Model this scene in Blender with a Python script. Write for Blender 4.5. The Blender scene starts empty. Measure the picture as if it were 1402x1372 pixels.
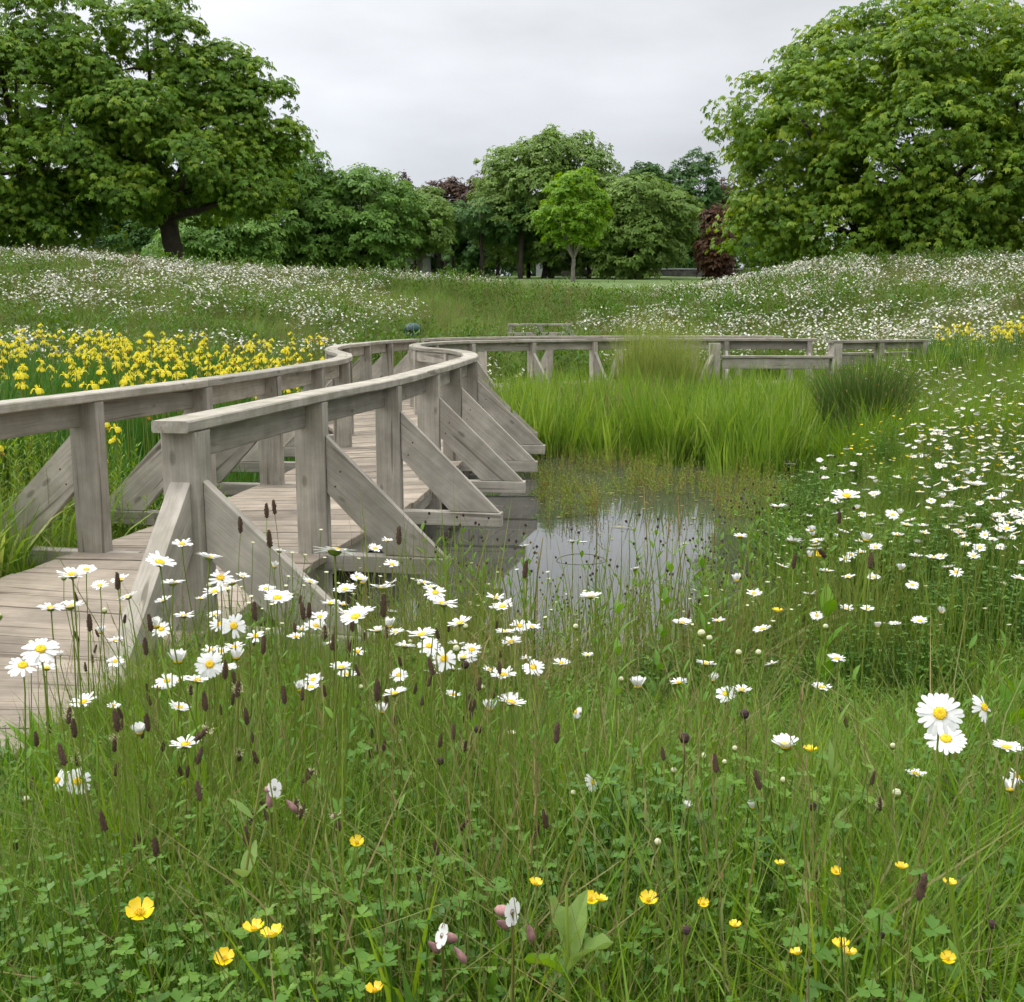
import bpy, math, random
import numpy as np
from mathutils import Vector, Matrix

# ------------------------------------------------------------------ camera, sky, sun, exposure
SC = bpy.context.scene
COL = SC.collection
R = math.radians
rnd = random.Random(11)
rng = np.random.default_rng(11)

camd = bpy.data.cameras.new('camera')
cam = bpy.data.objects.new('camera', camd)
COL.objects.link(cam)
SC.camera = cam
camd.sensor_width = 36
camd.lens = 36 * 1500 / 1402
camd.clip_start = .05
camd.clip_end = 2000
cam.location = (0, 0, 1.25)
cam.rotation_euler = (math.pi / 2 - math.atan(256 / 1500), 0, 0)

SUN_EL, SUN_AZ = R(52), R(-60)          # azimuth measured from +Y towards +X
world = bpy.data.worlds.new('World')
SC.world = world
world.use_nodes = True
wt = world.node_tree
wt.nodes.clear()
def wn(t, **k):
    n = wt.nodes.new(t)
    for a, b in k.items():
        setattr(n, a, b)
    return n
sky = wn('ShaderNodeTexSky', sky_type='NISHITA', sun_disc=False)
sky.sun_elevation = SUN_EL
sky.sun_rotation = SUN_AZ
b1 = wn('ShaderNodeBackground'); b1.inputs[1].default_value = .08
wt.links.new(sky.outputs[0], b1.inputs[0])
tc = wn('ShaderNodeTexCoord')
sep = wn('ShaderNodeSeparateXYZ'); wt.links.new(tc.outputs['Generated'], sep.inputs[0])
ramp = wn('ShaderNodeValToRGB')
cr = ramp.color_ramp
cr.elements[0].position = 0.0; cr.elements[0].color = (.44, .455, .49, 1)
cr.elements[1].position = 1.0; cr.elements[1].color = (1.9, 1.9, 1.9, 1)
for p, c in ((.10, (.47, .487, .52, 1)), (.30, (.68, .69, .71, 1)), (.6, (1.25, 1.26, 1.28, 1))):
    e = cr.elements.new(p); e.color = c
wt.links.new(sep.outputs[2], ramp.inputs[0])
mp = wn('ShaderNodeMapping'); mp.inputs['Scale'].default_value = (1.6, 1.6, 5.0)
wt.links.new(tc.outputs['Generated'], mp.inputs[0])
nz = wn('ShaderNodeTexNoise'); nz.inputs['Scale'].default_value = 1.7; nz.inputs['Detail'].default_value = 6; nz.inputs['Roughness'].default_value = .5
wt.links.new(mp.outputs[0], nz.inputs['Vector'])
mr = wn('ShaderNodeMapRange'); mr.inputs['From Min'].default_value = .3; mr.inputs['From Max'].default_value = .7
mr.inputs['To Min'].default_value = .80; mr.inputs['To Max'].default_value = 1.15
wt.links.new(nz.outputs['Fac'], mr.inputs['Value'])
# the cloud is a little thinner towards the hidden sun on the left
dx = wn('ShaderNodeMath', operation='MULTIPLY_ADD'); dx.inputs[1].default_value = -.34; dx.inputs[2].default_value = 1.0
wt.links.new(sep.outputs[0], dx.inputs[0])
mm = wn('ShaderNodeMath', operation='MULTIPLY')
wt.links.new(mr.outputs[0], mm.inputs[0]); wt.links.new(dx.outputs[0], mm.inputs[1])
b2 = wn('ShaderNodeBackground')
wt.links.new(ramp.outputs[0], b2.inputs[0]); wt.links.new(mm.outputs[0], b2.inputs[1])
mx = wn('ShaderNodeMixShader'); mx.inputs[0].default_value = .94
wo = wn('ShaderNodeOutputWorld')
wt.links.new(b1.outputs[0], mx.inputs[1]); wt.links.new(b2.outputs[0], mx.inputs[2]); wt.links.new(mx.outputs[0], wo.inputs[0])

sd = bpy.data.lights.new('sun', 'SUN'); sd.energy = .9; sd.angle = R(14); sd.color = (1, .97, .92)
so = bpy.data.objects.new('sun', sd); COL.objects.link(so)
sv = Vector((math.sin(SUN_AZ) * math.cos(SUN_EL), math.cos(SUN_AZ) * math.cos(SUN_EL), math.sin(SUN_EL)))
so.rotation_euler = sv.to_track_quat('Z', 'Y').to_euler()
so.location = (0, 0, 30)

SC.view_settings.view_transform = 'Standard'
SC.view_settings.look = 'None'
SC.view_settings.gamma = 1
SC.view_settings.use_curve_mapping = False
SC.view_settings.exposure = 0.60
SC.cycles.use_adaptive_sampling = True
SC.cycles.adaptive_threshold = .045
SC.cycles.use_light_tree = False
SC.cycles.adaptive_min_samples = 16
SC.cycles.max_bounces = 4
SC.cycles.transparent_max_bounces = 4
SC.cycles.diffuse_bounces = 2
SC.cycles.glossy_bounces = 2
SC.cycles.transmission_bounces = 2

POND=np.array([(-1.9,5.6),(-.6,4.95),(.2,4.4),(.75,4.5),(1.15,5.5),(1.9,7.8),(2.5,9.5),(3.1,11.2),(4.0,13),(4.8,16),(4.6,20),(0,22.3),(-3,22),(-3.4,14),(-3.2,9),(-2.8,6.8)])
def sstep(a,b,x):
    t=np.clip((x-a)/(b-a),0,1); return t*t*(3-2*t)
def pond_dist(x,y):
    x=np.asarray(x,float);y=np.asarray(y,float)
    best=np.full(x.shape,1e9);inside=np.zeros(x.shape,bool)
    n=len(POND)
    for i in range(n):
        ax,ay=POND[i];bx,by=POND[(i+1)%n]
        ex,ey=bx-ax,by-ay
        t=np.clip(((x-ax)*ex+(y-ay)*ey)/(ex*ex+ey*ey),0,1)
        best=np.minimum(best,(x-ax-t*ex)**2+(y-ay-t*ey)**2)
        c=((ay>y)!=(by>y))&(x<(bx-ax)*(y-ay)/(by-ay+1e-12)+ax)
        inside^=c
    d=np.sqrt(best)
    return np.where(inside,-d,d)
CX=[-60,-16.8,-6.5,-2.4,0,2.5,4.3,6.2,9.6,16.8,60]
CZ=[3.3,2.7,2.2,1.85,1.65,1.45,1.35,1.75,2.35,2.55,3.2]
def ground(x,y):
    x=np.asarray(x,float);y=np.asarray(y,float)
    d=pond_dist(x,y)
    g=np.where(d>0,-.34+.27*sstep(0,.9,d),-.34+np.maximum(d*.5,-.5))
    g=g+.2*sstep(3.0,1.2,y)*sstep(-1.5,-.6,x)
    g=g+sstep(.3,2.5,d)*(.05*np.clip(x-2.5,0,8)*sstep(3,9,y)*(x>2))
    xs=x*36/np.maximum(y,20)
    cz=np.interp(xs,CX,CZ)
    y0=np.interp(x,[-12,-6,-2,3,7,14],[15,17,22.5,23,21,18])
    t=np.clip((y-y0)/(36-y0),0,1)
    m=t*t*(3-2*t)*.6+t*.4
    g=np.where(y>y0,g*(1-m)+cz*m,g)
    # beyond crest
    lawn=2.0+(y-42)*.045
    b=sstep(37,46,y)
    dip=np.minimum(cz,1.9+.25*(cz-1.9))
    g=g*(1-b)+b*lawn
    bump=.05*np.sin(x*1.3+1)*np.sin(y*1.1)+.12*np.sin(x*.45+2)*np.sin(y*.38+.5)*sstep(20,30,y)*sstep(48,38,y)
    return g+bump*sstep(.6,3,d)*np.where(y<6,.4,1)

def gz(x, y):
    return float(ground(x, y))

# ------------------------------------------------------------------ materials
def mat(name):
    m = bpy.data.materials.new(name); m.use_nodes = True
    t = m.node_tree
    return m, t, t.nodes['Principled BSDF']
def node(t, ty, **k):
    n = t.nodes.new(ty)
    for a, b in k.items():
        if a.startswith('i_'):
            key = a[2:]
            n.inputs[int(key) if key.isdigit() else key.replace('_', ' ')].default_value = b
        else:
            setattr(n, a, b)
    return n
def ramp_node(t, stops):
    r = t.nodes.new('ShaderNodeValToRGB'); c = r.color_ramp
    c.elements[0].position, c.elements[0].color = stops[0][0], (*stops[0][1], 1)
    c.elements[1].position, c.elements[1].color = stops[-1][0], (*stops[-1][1], 1)
    for p, col in stops[1:-1]:
        e = c.elements.new(p); e.color = (*col, 1)
    return r

def leaf_mat(name, cols, trans=.35, rough=.5, obj_var=.5, patch=0.0, patch_scale=.3, spec=.22):
    """foliage: colour from per-leaf attribute 'v', per-instance random and a world-space patch noise"""
    m, t, b = mat(name)
    L = t.links.new
    at_ = node(t, 'ShaderNodeAttribute', attribute_name='v')
    oi = node(t, 'ShaderNodeObjectInfo')
    mix = node(t, 'ShaderNodeMix', data_type='FLOAT'); mix.inputs[0].default_value = obj_var
    L(at_.outputs['Fac'], mix.inputs[2]); L(oi.outputs['Random'], mix.inputs[3])
    val = mix.outputs[0]
    if patch > 0:
        ge = node(t, 'ShaderNodeNewGeometry')
        nz = node(t, 'ShaderNodeTexNoise', i_Scale=patch_scale, i_Detail=2.0)
        L(ge.outputs['Position'], nz.inputs['Vector'])
        ma = node(t, 'ShaderNodeMath', operation='MULTIPLY_ADD'); ma.inputs[1].default_value = patch * 2; ma.inputs[2].default_value = -patch
        L(nz.outputs['Fac'], ma.inputs[0])
        ad = node(t, 'ShaderNodeMath', operation='ADD'); L(val, ad.inputs[0]); L(ma.outputs[0], ad.inputs[1])
        val = ad.outputs[0]
    cols = [(c[0] * 1.25, c[1] * 1.17, c[2] * .64) for c in cols]
    n = len(cols)
    r = ramp_node(t, [(.08 + .84 * i / (n - 1), c) for i, c in enumerate(cols)])
    L(val, r.inputs[0])
    L(r.outputs[0], b.inputs['Base Color'])
    b.inputs['Roughness'].default_value = rough
    b.inputs['Specular IOR Level'].default_value = spec
    tr = node(t, 'ShaderNodeBsdfTranslucent')
    hs = node(t, 'ShaderNodeHueSaturation', i_Hue=.485, i_Saturation=1.1, i_Value=1.25)
    L(r.outputs[0], hs.inputs['Color']); L(hs.outputs[0], tr.inputs[0])
    ms = node(t, 'ShaderNodeMixShader'); ms.inputs[0].default_value = trans
    L(b.outputs[0], ms.inputs[1]); L(tr.outputs[0], ms.inputs[2])
    L(ms.outputs[0], t.nodes['Material Output'].inputs[0])
    return m

def wood_mat(name, tint=(1, 1, 1), green=0.0, dark=1.0, knots=True):
    m, t, b = mat(name); L = t.links.new
    gc = node(t, 'ShaderNodeAttribute', attribute_name='gc')
    oi = node(t, 'ShaderNodeObjectInfo')
    off = node(t, 'ShaderNodeVectorMath', operation='SCALE'); off.inputs[0].default_value = (37., 13., 7.)
    L(oi.outputs['Random'], off.inputs['Scale'])
    ad = node(t, 'ShaderNodeVectorMath', operation='ADD'); L(gc.outputs['Vector'], ad.inputs[0]); L(off.outputs[0], ad.inputs[1])
    mp = node(t, 'ShaderNodeMapping'); mp.inputs['Scale'].default_value = (1.6, 34, 34)
    L(ad.outputs[0], mp.inputs[0])
    n1 = node(t, 'ShaderNodeTexNoise', i_Scale=1.0, i_Detail=5.0, i_Roughness=.65, i_Distortion=.35); L(mp.outputs[0], n1.inputs['Vector'])
    mp2 = node(t, 'ShaderNodeMapping'); mp2.inputs['Scale'].default_value = (3.2, 110, 110); L(ad.outputs[0], mp2.inputs[0])
    n2 = node(t, 'ShaderNodeTexNoise', i_Scale=1.0, i_Detail=3.0, i_Roughness=.6); L(mp2.outputs[0], n2.inputs['Vector'])
    n3 = node(t, 'ShaderNodeTexNoise', i_Scale=5.0, i_Detail=4.0, i_Roughness=.6); L(ad.outputs[0], n3.inputs['Vector'])
    r1 = ramp_node(t, [(.25, (.26 * dark, .235 * dark, .20 * dark)), (.5, (.41 * dark, .372 * dark, .318 * dark)), (.75, (.54 * dark, .495 * dark, .43 * dark))])
    mixf = node(t, 'ShaderNodeMath', operation='MULTIPLY_ADD'); mixf.inputs[1].default_value = .45; L(n2.outputs['Fac'], mixf.inputs[0])
    mf2 = node(t, 'ShaderNodeMath', operation='MULTIPLY'); mf2.inputs[1].default_value = .55; L(n1.outputs['Fac'], mf2.inputs[0]); L(mf2.outputs[0], mixf.inputs[2])
    L(mixf.outputs[0], r1.inputs[0])
    # per-piece tone
    hv = node(t, 'ShaderNodeMapRange'); hv.inputs['To Min'].default_value = .72; hv.inputs['To Max'].default_value = 1.2; L(oi.outputs['Random'], hv.inputs['Value'])
    hs = node(t, 'ShaderNodeHueSaturation'); L(r1.outputs[0], hs.inputs['Color']); L(hv.outputs[0], hs.inputs['Value'])
    # blotches
    bl = node(t, 'ShaderNodeMapRange'); bl.inputs['From Min'].default_value = .35; bl.inputs['From Max'].default_value = .7; bl.inputs['To Min'].default_value = .78; bl.inputs['To Max'].default_value = 1.12
    L(n3.outputs['Fac'], bl.inputs['Value'])
    mu = node(t, 'ShaderNodeMix', data_type='RGBA', blend_type='MULTIPLY'); mu.inputs[0].default_value = 1
    L(hs.outputs[0], mu.inputs[6]); L(bl.outputs[0], mu.inputs[7])
    col = mu.outputs[2]
    if knots:
        mk = node(t, 'ShaderNodeMapping'); mk.inputs['Scale'].default_value = (3.0, 7.0, 7.0); L(ad.outputs[0], mk.inputs[0])
        vo = node(t, 'ShaderNodeTexVoronoi', i_Scale=1.0, i_Randomness=1.0); L(mk.outputs[0], vo.inputs['Vector'])
        kr = ramp_node(t, [(.0, (.25, .22, .2)), (.075, (.3, .27, .25)), (.12, (1, 1, 1)), (.2, (1, 1, 1))]); L(vo.outputs['Distance'], kr.inputs[0])
        mk2 = node(t, 'ShaderNodeMix', data_type='RGBA', blend_type='MULTIPLY'); mk2.inputs[0].default_value = .55
        L(col, mk2.inputs[6]); L(kr.outputs[0], mk2.inputs[7]); col = mk2.outputs[2]
    # long drying cracks
    mc = node(t, 'ShaderNodeMapping'); mc.inputs['Scale'].default_value = (1.1, 22, 22); L(ad.outputs[0], mc.inputs[0])
    nc = node(t, 'ShaderNodeTexNoise', i_Scale=1.0, i_Detail=1.0, i_Distortion=.6); L(mc.outputs[0], nc.inputs['Vector'])
    rc = ramp_node(t, [(.30, (.45, .42, .4)), (.335, (1, 1, 1)), (.8, (1, 1, 1))]); L(nc.outputs['Fac'], rc.inputs[0])
    m3 = node(t, 'ShaderNodeMix', data_type='RGBA', blend_type='MULTIPLY'); m3.inputs[0].default_value = .85
    L(col, m3.inputs[6]); L(rc.outputs[0], m3.inputs[7]); col = m3.outputs[2]
    if green > 0:
        ng = node(t, 'ShaderNodeTexNoise', i_Scale=7.0, i_Detail=5.0, i_Roughness=.7)
        ge = node(t, 'ShaderNodeNewGeometry'); L(ge.outputs['Position'], ng.inputs['Vector'])
        gr = node(t, 'ShaderNodeMapRange'); gr.inputs['From Min'].default_value = .38; gr.inputs['From Max'].default_value = .68; gr.inputs['To Max'].default_value = green; L(ng.outputs['Fac'], gr.inputs['Value'])
        m4 = node(t, 'ShaderNodeMix', data_type='RGBA'); L(gr.outputs[0], m4.inputs[0]); L(col, m4.inputs[6]); m4.inputs[7].default_value = (.17, .18, .10, 1); col = m4.outputs[2]
    m5 = node(t, 'ShaderNodeMix', data_type='RGBA', blend_type='MULTIPLY'); m5.inputs[0].default_value = 1; L(col, m5.inputs[6]); m5.inputs[7].default_value = (*tint, 1)
    L(m5.outputs[2], b.inputs['Base Color'])
    b.inputs['Roughness'].default_value = .82
    b.inputs['Specular IOR Level'].default_value = .25
    bp = node(t, 'ShaderNodeBump', i_Strength=.55, i_Distance=.004)
    L(mixf.outputs[0], bp.inputs['Height']); L(bp.outputs[0], b.inputs['Normal'])
    return m

def plain(name, col, rough=.6, var=.0, scale=20, metal=0, spec=.4, trans=0):
    m, t, b = mat(name); L = t.links.new
    b.inputs['Roughness'].default_value = rough; b.inputs['Metallic'].default_value = metal; b.inputs['Specular IOR Level'].default_value = spec
    nz = node(t, 'ShaderNodeTexNoise', i_Scale=scale, i_Detail=4.0)
    co = node(t, 'ShaderNodeTexCoord'); L(co.outputs['Object'], nz.inputs['Vector'])
    r = ramp_node(t, [(.3, tuple(c * (1 - var) for c in col)), (.7, tuple(min(1, c * (1 + var)) for c in col))])
    L(nz.outputs['Fac'], r.inputs[0]); L(r.outputs[0], b.inputs['Base Color'])
    if trans:
        tr = node(t, 'ShaderNodeBsdfTranslucent'); L(r.outputs[0], tr.inputs[0])
        ms = node(t, 'ShaderNodeMixShader'); ms.inputs[0].default_value = trans
        L(b.outputs[0], ms.inputs[1]); L(tr.outputs[0], ms.inputs[2]); L(ms.outputs[0], t.nodes['Material Output'].inputs[0])
    return m

M = {}
M['grass'] = leaf_mat('meadow grass', [(.055, .125, .022), (.09, .19, .03), (.135, .255, .042), (.20, .31, .075)], .4, .45, .45, .12)
M['seed'] = leaf_mat('seeding grass stalks', [(.11, .17, .07), (.16, .21, .11), (.21, .20, .14), (.20, .15, .12)], .3, .6)
M['feather'] = leaf_mat('pale feathery grass', [(.15, .22, .09), (.20, .27, .12), (.25, .30, .16)], .4, .6)
M['herb'] = leaf_mat('creeping herb leaves', [(.045, .12, .03), (.07, .17, .035), (.10, .22, .04), (.15, .26, .055)], .35, .42, .4, .3, 3.0, .3)
M['broad'] = leaf_mat('broad plantain leaves', [(.07, .17, .035), (.11, .25, .035), (.15, .29, .05)], .4, .42)
M['dock'] = leaf_mat('pale dock leaf', [(.16, .27, .12), (.22, .33, .18)], .35, .5)
M['forb'] = leaf_mat('upright herb leaves', [(.07, .17, .04), (.10, .22, .05), (.14, .27, .07)], .35, .5)
M['willow'] = leaf_mat('willowherb leaves', [(.10, .20, .03), (.14, .26, .04), (.19, .30, .06)], .4, .5)
M['reed'] = leaf_mat('bright sedge blades', [(.07, .15, .035), (.12, .225, .05), (.18, .30, .08), (.32, .40, .20)], .42, .45, .35, .1, .8)
M['iris_leaf'] = leaf_mat('iris sword leaves', [(.035, .105, .035), (.055, .15, .045), (.08, .19, .05)], .3, .4)
M['rush'] = leaf_mat('dark rush stems', [(.06, .12, .045), (.09, .165, .06), (.13, .20, .08)], .15, .5)
M['mound'] = leaf_mat('tall meadow growth', [(.075, .16, .055), (.125, .225, .085), (.17, .28, .125), (.23, .30, .18)], .35, .6, .4, .42, .22)
M['weed'] = leaf_mat('dark leafy weeds', [(.04, .10, .022), (.06, .145, .028), (.09, .19, .04)], .35, .5)
M['brown'] = leaf_mat('dry brown stems', [(.14, .09, .05), (.22, .16, .09), (.30, .24, .15)], .1, .8)
M['stem'] = leaf_mat('flower stems', [(.10, .16, .04), (.14, .21, .05), (.16, .17, .07)], .1, .6)
M['darkstem'] = leaf_mat('dark wiry stems', [(.06, .05, .03), (.10, .10, .04)], .05, .6)
M['petal'] = plain('white ray petals', (.84, .84, .82), .55, .03, 40, trans=.25)
M['cream'] = plain('cream bud scales', (.66, .66, .42), .6, .12, 80, trans=.15)
M['disc'] = plain('yellow daisy disc', (.78, .52, .02), .8, .25, 600)
M['butter'] = plain('glossy buttercup petals', (.88, .64, .01), .22, .08, 60, spec=.7, trans=.2)
M['iris'] = plain('yellow iris petals', (.86, .74, .03), .5, .08, 25, trans=.35)
M['irisb'] = plain('spent iris bloom', (.45, .22, .02), .6, .3, 25, trans=.2)
M['seedhead'] = plain('brown plantain heads', (.085, .05, .03), .9, .5, 700)
M['anther'] = plain('cream anthers', (.62, .54, .36), .8, .1, 80)
M['knap'] = plain('dark purple knapweed bud', (.045, .02, .02), .8, .4, 400)
M['calyx'] = plain('striped pink calyx', (.30, .16, .15), .6, .4, 120)
M['wood'] = wood_mat('weathered softwood', green=.28)
M['cap'] = wood_mat('algae stained handrail', green=.55)
M['deck'] = wood_mat('weathered deck board', tint=(1.0, .93, .85), dark=.84, knots=False)
M['pile'] = wood_mat('damp dark timber', tint=(.42, .40, .36), green=.3)
M['bark'] = plain('tree bark', (.055, .042, .033), .95, .45, 3)
M['bark_pale'] = plain('pale tree bark', (.20, .18, .15), .95, .3, 3)
M['chestnut'] = leaf_mat('horse chestnut leaves', [(.050, .12, .018), (.082, .182, .028), (.13, .248, .038), (.20, .30, .05)], .3, .42, 0, .12, .25)
M['chestnut2'] = leaf_mat('bright chestnut leaves', [(.058, .13, .02), (.095, .20, .027), (.145, .26, .034), (.215, .31, .045)], .32, .42, 0, .12, .25)
M['lime'] = leaf_mat('soft green leaves', [(.07, .16, .05), (.105, .22, .07), (.15, .28, .09)], .3, .55, 0, .1, .2)
M['olive'] = leaf_mat('olive green leaves', [(.085, .16, .055), (.125, .22, .075), (.17, .28, .10)], .3, .55, 0, .1, .2)
M['young'] = leaf_mat('bright young leaves', [(.10, .22, .03), (.15, .30, .04), (.20, .36, .06)], .4, .55, 0)
M['dgreen'] = leaf_mat('deep green leaves', [(.03, .085, .035), (.048, .12, .045), (.07, .155, .055)], .25, .6, 0)
M['copper'] = leaf_mat('copper beech leaves', [(.028, .016, .018), (.048, .026, .028), (.075, .045, .04)], .15, .6, 0)
M['russet'] = leaf_mat('russet leaves', [(.035, .017, .016), (.06, .028, .02), (.085, .045, .03)], .2, .6, 0)

# ground
def ground_mat():
    m, t, b = mat('meadow soil and moss'); L = t.links.new
    ge = node(t, 'ShaderNodeNewGeometry')
    n1 = node(t, 'ShaderNodeTexNoise', i_Scale=3.0, i_Detail=8.0, i_Roughness=.7); L(ge.outputs['Position'], n1.inputs['Vector'])
    r1 = ramp_node(t, [(.3, (.025, .03, .012)), (.5, (.045, .07, .02)), (.75, (.075, .115, .03))]); L(n1.outputs['Fac'], r1.inputs[0])
    n2 = node(t, 'ShaderNodeTexNoise', i_Scale=.6, i_Detail=8.0, i_Roughness=.75); L(ge.outputs['Position'], n2.inputs['Vector'])
    r2 = ramp_node(t, [(.35, (.10, .155, .05)), (.65, (.14, .20, .07))]); L(n2.outputs['Fac'], r2.inputs[0])
    sp = node(t, 'ShaderNodeSeparateXYZ'); L(ge.outputs['Position'], sp.inputs[0])
    mr = node(t, 'ShaderNodeMapRange'); mr.inputs['From Min'].default_value = 38; mr.inputs['From Max'].default_value = 44; L(sp.outputs[1], mr.inputs['Value'])
    mx = node(t, 'ShaderNodeMix', data_type='RGBA'); L(mr.outputs[0], mx.inputs[0]); L(r1.outputs[0], mx.inputs[6]); L(r2.outputs[0], mx.inputs[7])
    L(mx.outputs[2], b.inputs['Base Color']); b.inputs['Roughness'].default_value = .95; b.inputs['Specular IOR Level'].default_value = .1
    bp = node(t, 'ShaderNodeBump', i_Strength=.8, i_Distance=.03); L(n1.outputs['Fac'], bp.inputs['Height']); L(bp.outputs[0], b.inputs['Normal'])
    return m
M['ground'] = ground_mat()
def water_mat():
    m, t, b = mat('still pond water'); L = t.links.new
    b.inputs['Base Color'].default_value = (.05, .052, .045, 1)
    b.inputs['Roughness'].default_value = .025
    b.inputs['IOR'].default_value = 1.5
    b.inputs['Specular IOR Level'].default_value = .85
    ge = node(t, 'ShaderNodeNewGeometry')
    mp = node(t, 'ShaderNodeMapping'); mp.inputs['Scale'].default_value = (2.0, 5.0, 1); L(ge.outputs['Position'], mp.inputs[0])
    n1 = node(t, 'ShaderNodeTexNoise', i_Scale=1.6, i_Detail=2.0); L(mp.outputs[0], n1.inputs['Vector'])
    bp = node(t, 'ShaderNodeBump', i_Strength=.05, i_Distance=.006); L(n1.outputs['Fac'], bp.inputs['Height']); L(bp.outputs[0], b.inputs['Normal'])
    return m
M['water'] = water_mat()

# ------------------------------------------------------------------ mesh helpers
class MB:
    def __init__(s): s.v, s.f, s.m, s.a, s.g = [], [], [], [], []
    def add(s, vs, fs, mi=0, a=None, gc=None):
        o = len(s.v)
        s.v += [tuple(p) for p in vs]
        s.f += [tuple(i + o for i in f) for f in fs]
        s.m += [mi] * len(fs)
        av = rnd.random() if a is None else a
        s.a += [av] * len(vs)
        s.g += [tuple(p) for p in (gc if gc is not None else vs)]
    def mesh(s, name, mats, smooth=False):
        me = bpy.data.meshes.new(name)
        me.from_pydata(s.v, [], s.f)
        for m in mats: me.materials.append(M[m])
        if len(mats) > 1: me.polygons.foreach_set('material_index', s.m)
        me.attributes.new('v', 'FLOAT', 'POINT').data.foreach_set('value', s.a)
        me.attributes.new('gc', 'FLOAT_VECTOR', 'POINT').data.foreach_set('vector', np.array(s.g, 'f').ravel())
        if smooth: me.polygons.foreach_set('use_smooth', [True] * len(s.f))
        me.update()
        return me
    def build(s, name, mats, parent=None, smooth=False):
        return link(name, s.mesh(name, mats if isinstance(mats, (list, tuple)) else [mats], smooth), parent)
def link(name, me, parent=None):
    o = bpy.data.objects.new(name, me); COL.objects.link(o)
    if parent: o.parent = parent
    return o
def tag(o, label=None, cat=None, group=None, kind=None):
    if label: o['label'] = label
    if cat: o['category'] = cat
    if group: o['group'] = group
    if kind: o['kind'] = kind
    return o
def empty(name, loc, rz=0):
    o = bpy.data.objects.new(name, None); COL.objects.link(o); o.location = loc; o.rotation_euler = (0, 0, rz)
    o.empty_display_size = .1
    return o
def frame(d):
    d = Vector(d).normalized(); a = Vector((0, 0, 1)) if abs(d.z) < .9 else Vector((1, 0, 0))
    u = d.cross(a).normalized(); return d, u, u.cross(d)
def tube(mb, pts, rad, n=5, mi=0, a=None, cap=True):
    vs, fs = [], []
    for i, p in enumerate(pts):
        p = Vector(p); q0 = Vector(pts[max(i - 1, 0)]); q1 = Vector(pts[min(i + 1, len(pts) - 1)])
        d, u, w = frame(q1 - q0)
        if i and pu is not None:
            u = (pu - d * pu.dot(d)).normalized(); w = u.cross(d)
        pu = u
        r = rad[i] if hasattr(rad, '__len__') else rad
        for k in range(n):
            t = 2 * math.pi * k / n
            vs.append(p + u * (r * math.cos(t)) + w * (r * math.sin(t)))
    for i in range(len(pts) - 1):
        for k in range(n):
            fs.append((i * n + k, i * n + (k + 1) % n, (i + 1) * n + (k + 1) % n, (i + 1) * n + k))
    if cap: fs.append(tuple(range((len(pts) - 1) * n, len(pts) * n)))
    mb.add(vs, fs, mi, a)
pu = None
def blade(mb, base, ang, h, w, bend, mi=0, a=None, seg=3, twist=0.0, tipw=.0, fold=0):
    """one grass-like blade, root at base, leaning towards ang"""
    c, s_ = math.cos(ang), math.sin(ang)
    pc, ps = math.cos(ang + math.pi / 2 + twist), math.sin(ang + math.pi / 2 + twist)
    vs, fs = [], []
    for i in range(seg + 1):
        t = i / seg
        o = bend * h * t * t; z = h * t * (1 - .35 * bend * t)
        ww = w * .5 * (1 - t ** 2.2) * (.75 + .6 * t) + tipw * t * .5
        x, y, zz = base[0] + c * o, base[1] + s_ * o, base[2] + z
        if i < seg or tipw > 0: vs += [(x - pc * ww, y - ps * ww, zz), (x + pc * ww, y + ps * ww, zz)]
        else: vs += [(x, y, zz)]
    for i in range(seg - 1): fs.append((2 * i, 2 * i + 1, 2 * i + 3, 2 * i + 2))
    i = seg - 1
    fs.append((2 * i, 2 * i + 1, 2 * i + 2) if tipw <= 0 else (2 * i, 2 * i + 1, 2 * i + 3, 2 * i + 2))
    mb.add(vs, fs, mi, a)
def leaf(mb, p, ang, ln, w, pitch, droop, mi=0, a=None, seg=3):
    """broad leaf from point p; pitch = rise angle at root"""
    c, s_ = math.cos(ang), math.sin(ang); vs, fs = [], []
    x, y, z = p; th = pitch
    for i in range(seg + 1):
        t = i / seg
        ww = w * .5 * math.sin(math.pi * min(1, .08 + .92 * t) ** .85)
        if i == seg: vs.append((x, y, z))
        else:
            vs += [(x - s_ * -ww, y - c * ww, z + ww * .25), (x, y, z), (x + s_ * -ww, y + c * ww, z + ww * .25)]
        st = ln / seg; x += c * math.cos(th) * st; y += s_ * math.cos(th) * st; z += math.sin(th) * st; th -= droop / seg
    for i in range(seg - 1):
        b = 3 * i
        fs += [(b, b + 1, b + 4, b + 3), (b + 1, b + 2, b + 5, b + 4)]
    b = 3 * (seg - 1); fs += [(b, b + 1, b + 3), (b + 1, b + 2, b + 3)]
    mb.add(vs, fs, mi, a)

def np_mesh(name, verts, quads, v, mats, mi=None):
    me = bpy.data.meshes.new(name)
    nv, nf = len(verts), len(quads)
    me.vertices.add(nv); me.vertices.foreach_set('co', verts.astype('f').ravel())
    k = quads.shape[1]
    me.loops.add(nf * k); me.loops.foreach_set('vertex_index', quads.astype('i').ravel())
    me.polygons.add(nf); me.polygons.foreach_set('loop_start', np.arange(0, nf * k, k, dtype='i'))
    for m in mats: me.materials.append(M[m])
    me.attributes.new('v', 'FLOAT', 'POINT').data.foreach_set('value', v.astype('f'))
    me.update(calc_edges=True)
    return me

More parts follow.
